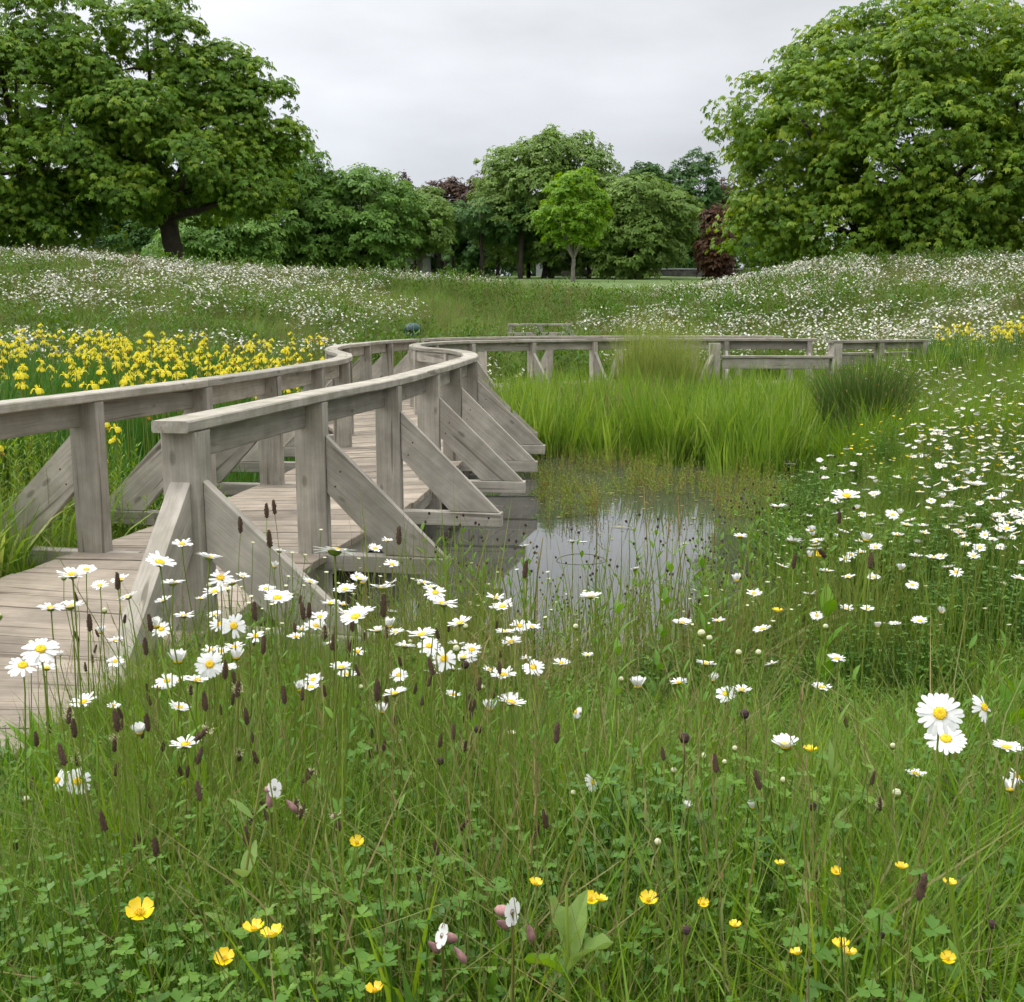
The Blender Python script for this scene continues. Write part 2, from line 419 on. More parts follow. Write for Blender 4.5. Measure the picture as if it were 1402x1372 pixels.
# ------------------------------------------------------------------ scattering of uncountable growth
PROTO = {}
def proto_set(name, meshes):
    c = bpy.data.collections.new(name)
    for i, me in enumerate(meshes):
        o = bpy.data.objects.new('%s_%02d' % (name, i), me); c.objects.link(o)
    PROTO[name] = (c, len(meshes))
def clump_set(name, base, k, rad, nvar=4, lo=.75, hi=1.25, seed=0):
    """larger patches, each made of k tufts of an existing prototype set"""
    r = np.random.default_rng(seed + 5); src = []
    for o in PROTO[base][0].objects:
        me = o.data; V = np.empty(len(me.vertices) * 3, 'f'); me.vertices.foreach_get('co', V)
        A = np.empty(len(me.vertices), 'f'); me.attributes['v'].data.foreach_get('value', A)
        mi = np.zeros(len(me.polygons), 'i'); me.polygons.foreach_get('material_index', mi)
        lt = np.zeros(len(me.polygons), 'i'); me.polygons.foreach_get('loop_total', lt)
        lv = np.zeros(len(me.loops), 'i'); me.loops.foreach_get('vertex_index', lv)
        src.append((V.reshape(-1, 3), A, mi, lt, lv, [m.name for m in me.materials]))
    out = []
    mats = src[0][5]
    for q in range(nvar):
        Vs, As, Ms, Ls, Ix = [], [], [], [], []; off = 0
        for j in range(k):
            V, A, mi, lt, lv, _ = src[int(r.integers(len(src)))]
            a = r.uniform(0, 6.283); rr = rad * math.sqrt(r.uniform()); t = r.uniform(0, 6.283); s = r.uniform(lo, hi); c, sn = math.cos(a) * s, math.sin(a) * s
            tx, ty = r.normal(0, .14, 2)
            W = np.stack([V[:, 0] * c - V[:, 1] * sn + V[:, 2] * s * tx + rr * math.cos(t), V[:, 0] * sn + V[:, 1] * c + V[:, 2] * s * ty + rr * math.sin(t), V[:, 2] * s], 1)
            Vs.append(W); As.append(np.clip(A * .6 + .4 * r.uniform(), 0, 1)); Ms.append(mi); Ls.append(lt); Ix.append(lv + off); off += len(V)
        V, A, mi, lt, lv = map(np.concatenate, (Vs, As, Ms, Ls, Ix))
        me = bpy.data.meshes.new(name); me.vertices.add(len(V)); me.vertices.foreach_set('co', V.astype('f').ravel())
        me.loops.add(len(lv)); me.loops.foreach_set('vertex_index', lv.astype('i'))
        me.polygons.add(len(lt)); me.polygons.foreach_set('loop_start', np.concatenate([[0], np.cumsum(lt)[:-1]]).astype('i'))
        for m in mats: me.materials.append(bpy.data.materials[m])
        me.polygons.foreach_set('material_index', mi.astype('i'))
        me.attributes.new('v', 'FLOAT', 'POINT').data.foreach_set('value', A.astype('f'))
        me.update(calc_edges=True); out.append(me)
    proto_set(name, out)
def scatter(name, pset, pts, scale, label, cat, tilt=.12, zs=None, group=None):
    c, n = PROTO[pset]
    N = len(pts)
    me = bpy.data.meshes.new(name); me.vertices.add(N); me.vertices.foreach_set('co', np.asarray(pts, 'f').ravel())
    rot = np.stack([rng.normal(0, tilt, N), rng.normal(0, tilt, N), rng.uniform(0, 6.283, N)], 1)
    sc = np.repeat(np.asarray(scale, 'f').reshape(-1, 1) * np.ones((N, 1)), 3, 1)
    if zs is not None: sc[:, 2] *= zs
    me.attributes.new('rot', 'FLOAT_VECTOR', 'POINT').data.foreach_set('vector', rot.astype('f').ravel())
    me.attributes.new('scl', 'FLOAT_VECTOR', 'POINT').data.foreach_set('vector', sc.astype('f').ravel())
    me.attributes.new('idx', 'INT', 'POINT').data.foreach_set('value', rng.integers(0, n, N).astype('i'))
    o = link(name, me); tag(o, label, cat, kind='stuff')
    ng = bpy.data.node_groups.new(name, 'GeometryNodeTree')
    ng.interface.new_socket('Geometry', in_out='INPUT', socket_type='NodeSocketGeometry')
    ng.interface.new_socket('Geometry', in_out='OUTPUT', socket_type='NodeSocketGeometry')
    A = ng.nodes.new
    gi, go = A('NodeGroupInput'), A('NodeGroupOutput')
    ci = A('GeometryNodeCollectionInfo'); ci.inputs['Collection'].default_value = c
    ci.inputs['Separate Children'].default_value = True; ci.inputs['Reset Children'].default_value = True
    ip = A('GeometryNodeInstanceOnPoints'); ip.inputs['Pick Instance'].default_value = True
    def na(nm, ty):
        x = A('GeometryNodeInputNamedAttribute'); x.data_type = ty; x.inputs['Name'].default_value = nm; return x.outputs[0]
    Lk = ng.links.new
    Lk(gi.outputs[0], ip.inputs['Points']); Lk(ci.outputs[0], ip.inputs['Instance'])
    Lk(na('idx', 'INT'), ip.inputs['Instance Index']); Lk(na('rot', 'FLOAT_VECTOR'), ip.inputs['Rotation']); Lk(na('scl', 'FLOAT_VECTOR'), ip.inputs['Scale'])
    Lk(ip.outputs[0], go.inputs[0])
    md = o.modifiers.new('scatter', 'NODES'); md.node_group = ng
    return o
def patch_noise(x, y, s, seed=0):
    """cheap smooth noise in 0..1"""
    r = np.random.default_rng(seed); v = 0
    for k in range(7):
        a = r.uniform(0, 6.283); f = s * r.uniform(.5, 2.2); ph = r.uniform(0, 6.283)
        v = v + np.sin((x * math.cos(a) + y * math.sin(a)) * f + ph) / (1 + .25 * k)
    return .5 + .5 * np.tanh(v * .55)

# ------------------------------------------------------------------ setting: ground, water
def build_ground():
    ys = np.concatenate([np.arange(-6, 24, .22), np.arange(24, 50, .5), np.arange(50, 130, 3), np.arange(130, 900, 40)])
    xs = np.concatenate([-np.arange(900, 60, -45), -np.arange(60, 14, -1.5), np.arange(-14, 14, .25), np.arange(14, 60, 1.5), np.arange(60, 901, 45)])
    X, Y = np.meshgrid(xs, ys); Z = ground(X, Y)
    far = np.clip((Y - 130) / 400, 0, 1); Z = np.where(Y > 100, np.minimum(Z, ground(X, Y * 0 + 100.) + far * 0), Z)
    V = np.stack([X.ravel(), Y.ravel(), Z.ravel()], 1)
    ny, nx = X.shape
    i = np.arange(ny * nx).reshape(ny, nx)
    Q = np.stack([i[:-1, :-1].ravel(), i[:-1, 1:].ravel(), i[1:, 1:].ravel(), i[1:, :-1].ravel()], 1)
    me = np_mesh('ground', V, Q, np.full(len(V), .5), ['ground'])
    me.polygons.foreach_set('use_smooth', [True] * len(Q))
    tag(link('ground', me), 'grassy ground rising from the pond to a low flowery bank and lawn', 'ground', kind='structure')
build_ground()
WZ = -.30
w = MB(); w.add([(-4.4, 4.2, WZ), (6.2, 4.2, WZ), (6.2, 23.6, WZ), (-4.4, 23.6, WZ)], [(0, 1, 2, 3)])
tag(w.build('pond', ['water']), 'still grey pond water reflecting the overcast sky', 'pond', kind='structure')

# ------------------------------------------------------------------ boardwalk
PL = [(-2.98, .9), (-2.86, 2.0), (-2.70, 3.1), (-2.52, 4.6), (-2.28, 5.75), (-2.02, 6.9), (-1.84, 8.1), (-1.72, 9.3), (-1.66, 10.3), (-1.78, 11.4), (-2.14, 12.8), (-2.32, 14.4), (-2.2, 15.8), (-1.95, 17.3), (-1.4, 18.9), (-.3, 20.1), (1.6, 21.0), (3.4, 21.2), (5.2, 21.0)]
PR = [(-1.72, .9), (-1.60, 2.0), (-1.46, 3.1), (-1.24, 4.3), (-1.00, 5.7), (-.74, 7.0), (-.58, 8.3), (-.44, 9.7), (-.36, 11.0), (-.55, 12.5), (-1.08, 13.8), (-1.26, 15.0), (-1.12, 16.1), (-.75, 17.0), (-.15, 17.5), (.6, 17.95), (1.6, 18.4), (3.2, 18.7), (5.1, 18.5)]
def catmull(P, n=10):
    out = []
    for i in range(len(P) - 1):
        a, b, c, d = P[max(i - 1, 0)], P[i], P[i + 1], P[min(i + 2, len(P) - 1)]
        for k in range(n):
            t = k / n
            out.append(Vector([.5 * (2 * b[j] + (c[j] - a[j]) * t + (2 * a[j] - 5 * b[j] + 4 * c[j] - d[j]) * t * t + (3 * b[j] - a[j] - 3 * c[j] + d[j]) * t ** 3) for j in (0, 1)] + [0]))
    out.append(Vector((*P[-1], 0)))
    return out
SL, SR = catmull(PL), catmull(PR)
class Curve:
    def __init__(s, pts):
        s.p = pts; s.c = [0.0]
        for a, b in zip(pts, pts[1:]): s.c.append(s.c[-1] + (b - a).length)
        s.L = s.c[-1]
    def at(s, d):
        d = min(max(d, 0), s.L)
        for i in range(len(s.p) - 1):
            if d <= s.c[i + 1]: break
        t = (d - s.c[i]) / (s.c[i + 1] - s.c[i])
        return s.p[i].lerp(s.p[i + 1], t)
    def tan(s, d): return (s.at(min(d + .12, s.L)) - s.at(max(d - .12, 0))).normalized()
    def near(s, x, y):
        b = min(range(len(s.p)), key=lambda i: (s.p[i].x - x) ** 2 + (s.p[i].y - y) ** 2); return s.c[b]
UP = Vector((0, 0, 1))
def offset(pts, o):
    r = []
    for i, p in enumerate(pts):
        t = (pts[min(i + 1, len(pts) - 1)] - pts[max(i - 1, 0)]).normalized()
        r.append(p + Vector((t.y, -t.x, 0)) * o)        # positive = to the right of travel
    return r

def beam(mb, p0, p1, up, w, h, ch=.004, mi=0):
    """chamfered rectangular timber from p0 to p1; h along up, w across"""
    p0, p1 = Vector(p0), Vector(p1); d = (p1 - p0).normalized(); u = (Vector(up) - d * d.dot(Vector(up))).normalized(); s = d.cross(u)
    a, b = w / 2, h / 2; ring = [(-a + ch, -b), (a - ch, -b), (a, -b + ch), (a, b - ch), (a - ch, b), (-a + ch, b), (-a, b - ch), (-a, -b + ch)]
    L = (p1 - p0).length; vs, gc = [], []; o = rnd.random() * 9
    for z in (0, L):
        for x, y in ring: vs.append(p0 + d * z + s * x + u * y); gc.append((z + o, x, y + o))
    fs = [(i, (i + 1) % 8, 8 + (i + 1) % 8, 8 + i) for i in range(8)] + [tuple(range(7, -1, -1)), tuple(range(8, 16))]
    mb.add(vs, fs, mi, None, gc)
def prism(mb, org, ax, poly, nrm, th, gdir=None, mi=0):
    """poly of (a, z) in the plane spanned by ax and Z at org, thickness th along nrm, bevelled"""
    ax, nrm, org = Vector(ax), Vector(nrm), Vector(org)
    cx = sum(p[0] for p in poly) / len(poly); cz = sum(p[1] for p in poly) / len(poly)
    g = Vector((gdir or (1, 0))).normalized(); vs, gc = [], []; o = rnd.random() * 9
    def ring(t, ins):
        for a, z in poly:
            dx, dz = cx - a, cz - z; l = math.hypot(dx, dz)
            a2, z2 = a + dx / l * ins, z + dz / l * ins
            vs.append(org + ax * a2 + UP * z2 + nrm * t); gc.append((a2 * g.x + z2 * g.y + o, -a2 * g.y + z2 * g.x, t + o))
    n = len(poly)
    ring(-th / 2, .005); ring(-th / 2 + .005, 0); ring(th / 2 - .005, 0); ring(th / 2, .005)
    fs = []
    for r in range(3):
        for i in range(n): fs.append((r * n + i, r * n + (i + 1) % n, (r + 1) * n + (i + 1) % n, (r + 1) * n + i))
    fs += [tuple(range(n - 1, -1, -1)), tuple(range(3 * n, 4 * n))]
    mb.add(vs, fs, mi, None, gc)
def sweep(mb, pts, w, z0, z1, ch=.006, jit=0):
    """rectangular section swept along plan points"""
    ring = [(-w / 2 + ch, z0), (w / 2 - ch, z0), (w / 2, z0 + ch), (w / 2, z1 - ch), (w / 2 - ch, z1), (-w / 2 + ch, z1), (-w / 2, z1 - ch), (-w / 2, z0 + ch)]
    vs, gc = [], []; L = 0; o = rnd.random() * 9
    for i, p in enumerate(pts):
        t = (pts[min(i + 1, len(pts) - 1)] - pts[max(i - 1, 0)]).normalized(); s = Vector((t.y, -t.x, 0))
        if i: L += (p - pts[i - 1]).length
        for x, z in ring: vs.append(Vector((p.x, p.y, 0)) + s * x + UP * z); gc.append((L + o, x, z + o))
    n = len(pts); fs = []
    for i in range(n - 1):
        for k in range(8): fs.append((i * 8 + k, i * 8 + (k + 1) % 8, (i + 1) * 8 + (k + 1) % 8, (i + 1) * 8 + k))
    fs += [tuple(range(7, -1, -1)), tuple(range((n - 1) * 8, n * 8))]
    mb.add(vs, fs, 0, None, gc)

BW = empty('boardwalk', (-2.2, .9, 0))
tag(BW, 'weathered grey timber boardwalk with handrails and slanting braces curving across the pond', 'boardwalk')
BWi = Matrix.Translation((2.2, -.9, 0))
def bpart(mb, name, m, parent=None, smooth=False):
    o = mb.build(name, [m], parent or BW)
    if parent is None: o.data.transform(BWi)
    return o
CL, CR_ = Curve(SL), Curve(SR)
# planks: lay them along the mean length, wedge-shaped on the bends
Lm = (CL.L + CR_.L) / 2
cen = Curve([(a + b) / 2 for a, b in zip(SL, SR)])
npl = int(cen.L / .192)
plank_end = None
for k in range(npl):
    def edge(t):
        d = t * cen.L / npl
        for i in range(len(cen.p) - 1):
            if d <= cen.c[i + 1] + 1e-9: break
        f = (d - cen.c[i]) / (cen.c[i + 1] - cen.c[i])
        return SL[i].lerp(SL[i + 1], f), SR[i].lerp(SR[i + 1], f)
    g = .011
    a0, b0 = edge(k + g * 2); a1, b1 = edge(k + 1 - g * 2)
    la, lb = -.035 + rnd.uniform(-.01, .01), .035 + rnd.uniform(-.01, .01)
    u0, u1 = (b0 - a0).normalized(), (b1 - a1).normalized()
    P = [a0 + u0 * la, b0 + u0 * lb, b1 + u1 * lb, a1 + u1 * la]
    zt = rnd.uniform(-.003, .002); th = .036; c = .003; tlt = rnd.uniform(-.002, .002)
    cenp = sum(P, Vector((0, 0, 0))) / 4
    vs = [Vector((p.x, p.y, zt - th)) for p in P] + [Vector((p.x, p.y, zt - c)) for p in P]
    vs += [Vector((p.x, p.y, zt + (tlt if i < 2 else -tlt))) + (cenp - p) * Vector((1, 1, 0)).length * .0 + (cenp - p).normalized() * c for i, p in enumerate(P)]
    dirr = (P[1] - P[0]).normalized(); per = Vector((-dirr.y, dirr.x, 0)); o = rnd.random() * 20
    gc = [((v - P[0]).dot(dirr) + o, (v - P[0]).dot(per), v.z + o) for v in vs]
    fs = [(3, 2, 1, 0), (8, 9, 10, 11)] + [(i, (i + 1) % 4, 4 + (i + 1) % 4, 4 + i) for i in range(4)] + [(4 + i, 4 + (i + 1) % 4, 8 + (i + 1) % 4, 8 + i) for i in range(4)]
    mb = MB(); mb.add(vs, fs, 0, None, gc); bpart(mb, 'plank', 'deck')
# edge joists and cross bearers beneath
for S, sg in ((SL, 1), (SR, -1)):
    pts = offset(S, .05 * sg)
    for i in range(0, len(pts) - 1, 20):
        mb = MB(); sweep(mb, pts[i:min(i + 21, len(pts))], .045, -.17, -.042); bpart(mb, 'edge_joist', 'wood')

def rail_run(curve, side, posts, cap_from, cap_to, brace=True, deep=True, joints=2, bl=.72, fas=None):
    """side +1: rail on the right of travel (outside to the right)"""
    outs = []
    for d in posts:
        p = curve.at(d); t = curve.tan(d); n = Vector((t.y, -t.x, 0)) * side
        p = p - n * .05
        mb = MB()
        jit = rnd.uniform(-.006, .006)
        beam(mb, p + UP * (-.62 if deep else -.3), p + UP * (.797), n, .078, .165 + jit)
        bpart(mb, 'post', 'wood')
        if brace:
            q = p + t * rnd.uniform(-.004, .004); tz = rnd.uniform(-.02, .02)
            mb = MB(); prism(mb, q, n, [(.0826, .63 + tz), (.0826, .33 + tz), (.40, .001), (.72, .001)], t, .046, (.75, -.63))
            bpart(mb, 'brace', 'wood')
            mb = MB(); beam(mb, p + n * -.25 + UP * -.045, p + n * (bl + .015) + UP * -.045, UP, .085, .088); ob = bpart(mb, 'outrigger', 'wood')
            if p.y < 12:
                for uu, zz in ((.20, .44), (.17, .36)):
                    mb = MB(); q2 = q - t * .0245 + n * (uu - .04) + UP * zz; vs = [q2 + (n * math.cos(k * 1.0472) + UP * math.sin(k * 1.0472)) * .006 for k in range(6)] + [q2 - t * .003]
                    mb.add(vs, [(k, (k + 1) % 6, 6) for k in range(6)]); bpart(mb, 'screw', 'darkstem')
        outs.append((p, t, n))
    # handrail caps, joined over posts
    js = [cap_from] + [d for i, d in enumerate(posts) if i % joints == 1 and cap_from + .6 < d < cap_to - .4] + [cap_to]
    off = (-.05) * 1
    for a, b in zip(js, js[1:]):
        k = max(4, int((b - a) / .12)); pts = []
        for i in range(k + 1):
            d = a + .0015 + (b - a - .003) * i / k; p = curve.at(d); t = curve.tan(d); n = Vector((t.y, -t.x, 0)) * side
            pts.append(p - n * .05)
        mb = MB(); sweep(mb, pts, .150, .800, .846); bpart(mb, 'handrail_cap', 'cap')
    # fascia rail between posts, on the inner half of each post
    ps = [cap_from if fas is None else fas] + list(posts) + [cap_to]
    ps = [x for i, x in enumerate(ps) if i == 0 or x - ps[i - 1] > .15]
    for a, b in zip(ps, ps[1:]):
        k = max(3, int((b - a) / .15)); pts = []
        for i in range(k + 1):
            d = a + (b - a) * i / k; p = curve.at(d); t = curve.tan(d); n = Vector((t.y, -t.x, 0)) * side
            pts.append(p - n * (.05 + (.035 if side > 0 else -.035)))
        mb = MB(); sweep(mb, pts, .042, .668, .798); bpart(mb, 'fascia_rail', 'wood')
    return outs
# right-hand rail: starts at the big end post
dR = [CR_.near(*q) for q in ((-1.24, 4.28), (-1.0, 5.75), (-.74, 7.05), (-.59, 8.25), (-.46, 9.45), (-.37, 10.6))]
d = dR[-1] + 1.1
dfar = CR_.near(4.95, 18.5)
while d < dfar - .5:
    dR.append(d); d += 1.15
dR.append(dfar)
rail_run(CR_, 1, dR[1:], dR[0] - .13, dfar + .12, fas=dR[0] + .02)
# big end post with two braces
p = CR_.at(dR[0]); t = CR_.tan(dR[0]); n = Vector((t.y, -t.x, 0)); p = p - n * .05
mb = MB(); beam(mb, p + UP * -.5, p + UP * .797, n, .13, .15, .006); bpart(mb, 'end_post', 'wood')
mb = MB(); prism(mb, p, n, [(.0755, .60), (.0755, .30), (.40, .001), (.72, .001)], t, .05, (.75, -.63)); bpart(mb, 'brace', 'wood')
mb = MB(); beam(mb, p + n * -.2 + UP * -.045, p + n * .755 + UP * -.045, UP, .085, .088); bpart(mb, 'outrigger', 'wood')
mb = MB(); prism(mb, p - t * .0, -t, [(.0655, .60), (.0655, .33), (.50, -.10), (.74, -.10)], n, .085, (.75, -.63)); bpart(mb, 'brace', 'wood')
# left-hand rail
dL = [CL.near(*q) for q in ((-2.70, 3.1), (-2.50, 4.6), (-2.27, 5.8), (-2.02, 6.9), (-1.84, 8.1), (-1.72, 9.3), (-1.66, 10.4))]
d = dL[-1] + 1.1
dlf = CL.near(-1.3, 19.0)
while d < dlf:
    dL.append(d); d += 1.15
rail_run(CL, -1, dL, 0.4, dL[-1] + .1)
# far side rail of the long reach, its own start
d0 = dL[-1] + .55; ds = []
d = d0
while d < CL.L - .3: ds.append(d); d += 1.45
rail_run(CL, -1, ds, d0 - .12, CL.L - .1)
# piles under the deck standing in the water
for k in range(8, npl - 4, 9):
    f = k / npl; i = int(f * (len(SL) - 1)); a, b = SL[i], SR[i]
    u = (b - a).normalized()
    for q in (a + u * .12, b - u * .12):
        mb = MB(); beam(mb, q + UP * -1.0, q + UP * -.17, u, .1, .1); bpart(mb, 'pile', 'pile')
    mb = MB(); beam(mb, a + u * .03 + UP * -.215, b - u * .03 + UP * -.215, UP, .07, .088); bpart(mb, 'bearer', 'pile')

# viewing platform at the right end, with low leaning rail
VP = empty('viewing_platform', (4.2, 17.9, 0)); VPi = Matrix.Translation((-4.2, -17.9, 0))
tag(VP, 'short timber viewing platform with low bench rail at the right end of the boardwalk', 'platform')
def vpart(mb, name, m):
    o = mb.build(name, [m], VP); o.data.transform(VPi); return o
A_, B_ = Vector((3.20, 17.45, 0)), Vector((4.98, 17.3, 0)); C_ = Vector((6.72, 18.1, 0))
tt = (B_ - A_).normalized(); nn = Vector((tt.y, -tt.x, 0))
mb = MB(); sweep(mb, [A_ + tt * .1, B_ + tt * .05], .16, .565, .605); vpart(mb, 'bench_seat', 'cap')
mb = MB(); sweep(mb, [A_ + tt * .12 + nn * .04, B_ - tt * .02 + nn * .04], .04, .40, .563); vpart(mb, 'bench_fascia', 'wood')
mb = MB(); beam(mb, A_ + UP * -.5, A_ + UP * .797, nn, .17, .17); vpart(mb, 'post', 'wood')
mb = MB(); prism(mb, A_, (nn * .75 - tt * .45).normalized(), [(.09, .63), (.09, .36), (.42, 0), (.8, 0)], tt, .06, (.75, -.63)); vpart(mb, 'brace', 'wood')
for q in (A_.lerp(B_, .22), A_.lerp(B_, .66)):
    mb = MB(); beam(mb, q + UP * -.5, q + UP * .56, nn, .08, .1); vpart(mb, 'leg', 'wood')
t2 = (C_ - B_).normalized(); n2 = Vector((t2.y, -t2.x, 0))
for q, wd in ((B_ + t2 * .1, .17), (B_.lerp(C_, .52), .1), (C_, .1)):
    mb = MB(); beam(mb, q + UP * -.6, q + UP * .797, n2, wd, .14); vpart(mb, 'post', 'wood')
    if q != C_:
        mb = MB(); prism(mb, q, (n2 * .6 - t2 * .6).normalized(), [(.09, .60), (.09, .33), (.42, 0), (.8, 0)], t2, .06, (.75, -.63)); vpart(mb, 'brace', 'wood')
mb = MB(); sweep(mb, [B_ - t2 * .02, C_ + t2 * .06], .14, .80, .845); vpart(mb, 'handrail_cap', 'cap')
mb = MB(); sweep(mb, [B_ + n2 * -.04, C_ + n2 * -.04], .04, .70, .798); vpart(mb, 'fascia_rail', 'wood')
mb = MB(); sweep(mb, [B_ + n2 * -.16 + t2 * .1, C_ + n2 * -.16 - t2 * .1], .15, .60, .64); vpart(mb, 'bench_seat', 'cap')
mb = MB(); sweep(mb, [B_ + n2 * -.12 + t2 * .1, C_ + n2 * -.12 - t2 * .2], .04, .45, .598); vpart(mb, 'bench_fascia', 'wood')
e0, e1 = Vector((5.22, 18.3, 0)), Vector((6.75, 19.0, 0))
for k in range(9):
    mb = MB(); a = Vector((5.2 + k * .19, 17.45 + k * .075, 0)); beam(mb, a + UP * -.02, a + Vector((-.35, 2.3, -.02)), UP, .182, .036); vpart(mb, 'plank', 'deck')

# low railing beyond the boardwalk, in front of the flowery bank
DR = empty('distant_railing', (.6, 26, gz(.6, 26)))
tag(DR, 'short low timber railing far behind the boardwalk against the flowery bank', 'railing')
def drp(mb, name, m):
    o = mb.build(name, [m], DR); o.data.transform(Matrix.Translation((-.6, -26, -gz(.6, 26)))); return o
zr = 1.03
for x in (-.02, .66, 1.3):
    mb = MB(); beam(mb, (x, 26, .1), (x, 26, zr - .05), (0, 1, 0), .12, .09); drp(mb, 'post', 'wood')
mb = MB(); sweep(mb, [Vector((-.1, 26, 0)), Vector((1.4, 26.05, 0))], .16, zr - .048, zr); drp(mb, 'handrail_cap', 'cap')
mb = MB(); sweep(mb, [Vector((-.1, 25.93, 0)), Vector((1.4, 25.98, 0))], .04, zr - .3, zr - .2); drp(mb, 'fascia_rail', 'wood')
mb = MB(); prism(mb, (1.34, 26, 0), (1, 0, 0), [(.0, zr - .1), (.0, zr - .3), (.45, .3), (.6, .3)], (0, 1, 0), .06, (.75, -.63)); drp(mb, 'brace', 'wood')

# litter bin on the meadow
def lathe(mb, prof, n=16, mi=0, c=(0, 0, 0), a=.5):
    vs, fs = [], []
    for r, z in prof:
        for k in range(n):
            t = 2 * math.pi * k / n; vs.append((c[0] + r * math.cos(t), c[1] + r * math.sin(t), c[2] + z))
    for i in range(len(prof) - 1):
        for k in range(n): fs.append((i * n + k, i * n + (k + 1) % n, (i + 1) * n + (k + 1) % n, (i + 1) * n + k))
    mb.add(vs, fs, mi, a)
M['bin'] = plain('dark green enamel', (.006, .045, .035), .35, .1, 10)
M['binstripe'] = plain('pale green ribs', (.12, .24, .2), .4, .1, 10)
bz = gz(-2.33, 26)
BN = empty('litter_bin', (-2.33, 26, bz - .06)); BN.scale = (.86, .86, .95); tag(BN, 'dark green domed litter bin standing behind the boardwalk bend', 'litter bin')
mb = MB(); lathe(mb, [(.0, 0), (.2, 0), (.2, .02), (.2, .52), (.19, .55)], 20); mb.build('body', ['bin'], BN, True)
mb = MB(); lathe(mb, [(.235, .60), (.24, .615), (.215, .69), (.14, .75), (.05, .78), (0.001, .785)], 20); dm = mb.build('lid', ['bin'], BN, True)
mb = MB(); lathe(mb, [(.12, .48), (.12, .62)], 12); mb.build('neck', ['bin'], BN)
for k in range(8):
    a = k * math.pi / 4 + .2; mb = MB()
    tube(mb, [(math.cos(a) * r, math.sin(a) * r, z) for r, z in ((.236, .62), (.222, .692), (.145, .757), (.05, .787))], .008, 4); mb.build('rib', ['binstripe'], dm)
for k in range(6):
    a = k * math.pi / 3; mb = MB(); tube(mb, [(math.cos(a) * .205, math.sin(a) * .205, .5), (math.cos(a) * .225, math.sin(a) * .225, .63)], .01, 4); mb.build('strut', ['bin'], BN)

# ------------------------------------------------------------------ trees
T_PALM = []
for a in (-75, -38, 0, 38, 75):
    c, s_ = math.cos(R(a)), math.sin(R(a)); l = 1.0 - abs(a) / 250
    for u, w_, z in ((0, 0, 0), (.62, .19, -.10), (1, 0, -.42), (.62, -.19, -.10)):
        T_PALM.append(((u * c - w_ * s_) * l, (u * s_ + w_ * c) * l, z * l))
T_PALM = np.array(T_PALM)
T_OVAL = []
for a, o in ((-50, .0), (20, .3), (70, .1)):
    c, s_ = math.cos(R(a)), math.sin(R(a))
    for u, w_, z in ((0, 0, 0), (.5, .27, -.02), (1, 0, -.18), (.5, -.27, -.02)):
        T_OVAL.append((u * c - w_ * s_ + o, u * s_ + w_ * c, z))
T_OVAL = np.array(T_OVAL)
def unit(a): return a / np.maximum(np.linalg.norm(a, axis=-1, keepdims=True), 1e-9)
def crown_mesh(name, lobes, nclump, nleaf, crad, lsize, tmpl, m, seed, droop=.5, zmin=None, flat=.45, holes=.20):
    r = np.random.default_rng(seed)
    lob = np.array(lobes, float)                       # cx cy cz rx rz
    wts = lob[:, 3] ** 2; wts /= wts.sum()
    li = r.choice(len(lob), int(nclump * 1.5), p=wts)
    d = unit(r.normal(size=(len(li), 3)) + np.array([0, -.25, .12]))
    rr = r.uniform(.72, 1.04, (len(li), 1)) ** 1.0
    rad = np.stack([lob[li, 3], lob[li, 3], lob[li, 4]], 1)
    far_ = r.uniform(0, 1, (len(li), 1)) < .09
    rr = np.where(far_, r.uniform(1.06, 1.24, rr.shape), rr)
    cc = lob[li, :3] + d * rad * rr
    # drop clumps deep inside another lobe
    inside = np.zeros(len(cc), bool)
    for k in range(len(lob)):
        q = (cc - lob[k, :3]) / np.array([lob[k, 3], lob[k, 3], lob[k, 4]])
        inside |= (np.linalg.norm(q, axis=1) < .62) & (li != k)
    keep = ~inside
    if zmin is not None: keep &= cc[:, 2] > zmin
    cc = cc[keep][:nclump]; od = d[keep][:nclump]
    n = len(cc); N = n * nleaf
    hole = patch_noise(cc[:, 0] * 1.0 + cc[:, 2] * .7, cc[:, 2] * 1.3 + cc[:, 1] * .8, 1.5 / max(crad, .3) * .55, seed)
    ko = (hole > holes); cc = cc[ko]; od = od[ko]; n = len(cc); N = n * nleaf
    tone = r.uniform(0, 1, n)
    C = np.repeat(cc, nleaf, 0); O = np.repeat(od, nleaf, 0)
    crs = np.repeat(crad * r.uniform(.6, 1.3, n), nleaf)[:, None]
    ph = r.uniform(0, 6.283, N); q = np.sqrt(r.uniform(0, 1, N))
    hd = np.stack([np.cos(ph), np.sin(ph), np.zeros(N)], 1)
    pos = C + hd * q[:, None] * crs + O * crs * .35
    pos[:, 2] += (-droop * q ** 2 * crs[:, 0]) + r.normal(0, flat * .4, N) * crs[:, 0]
    nrm = unit(np.array([0, 0, .8]) + hd * (q[:, None] * .7) + O * .5 + r.normal(0, .28, (N, 3)))
    xd = unit(hd + O * .5 + r.normal(0, .35, (N, 3)) + np.array([0, 0, -.35]))
    xd = unit(xd - nrm * (xd * nrm).sum(1, keepdims=True)); yd = np.cross(nrm, xd)
    s = (lsize * r.uniform(.65, 1.25, N))[:, None]
    T = tmpl; k = len(T)
    V = pos[:, None, :] + s[:, None, :] * (T[None, :, 0:1] * xd[:, None, :] + T[None, :, 1:2] * yd[:, None, :] + T[None, :, 2:3] * nrm[:, None, :])
    v = np.repeat(np.clip(.55 * np.repeat(tone, nleaf) + .45 * r.uniform(0, 1, N), 0, 1), k)
    Q = np.arange(N * k).reshape(-1, 4)
    return np_mesh(name, V.reshape(-1, 3), Q, v, [m])
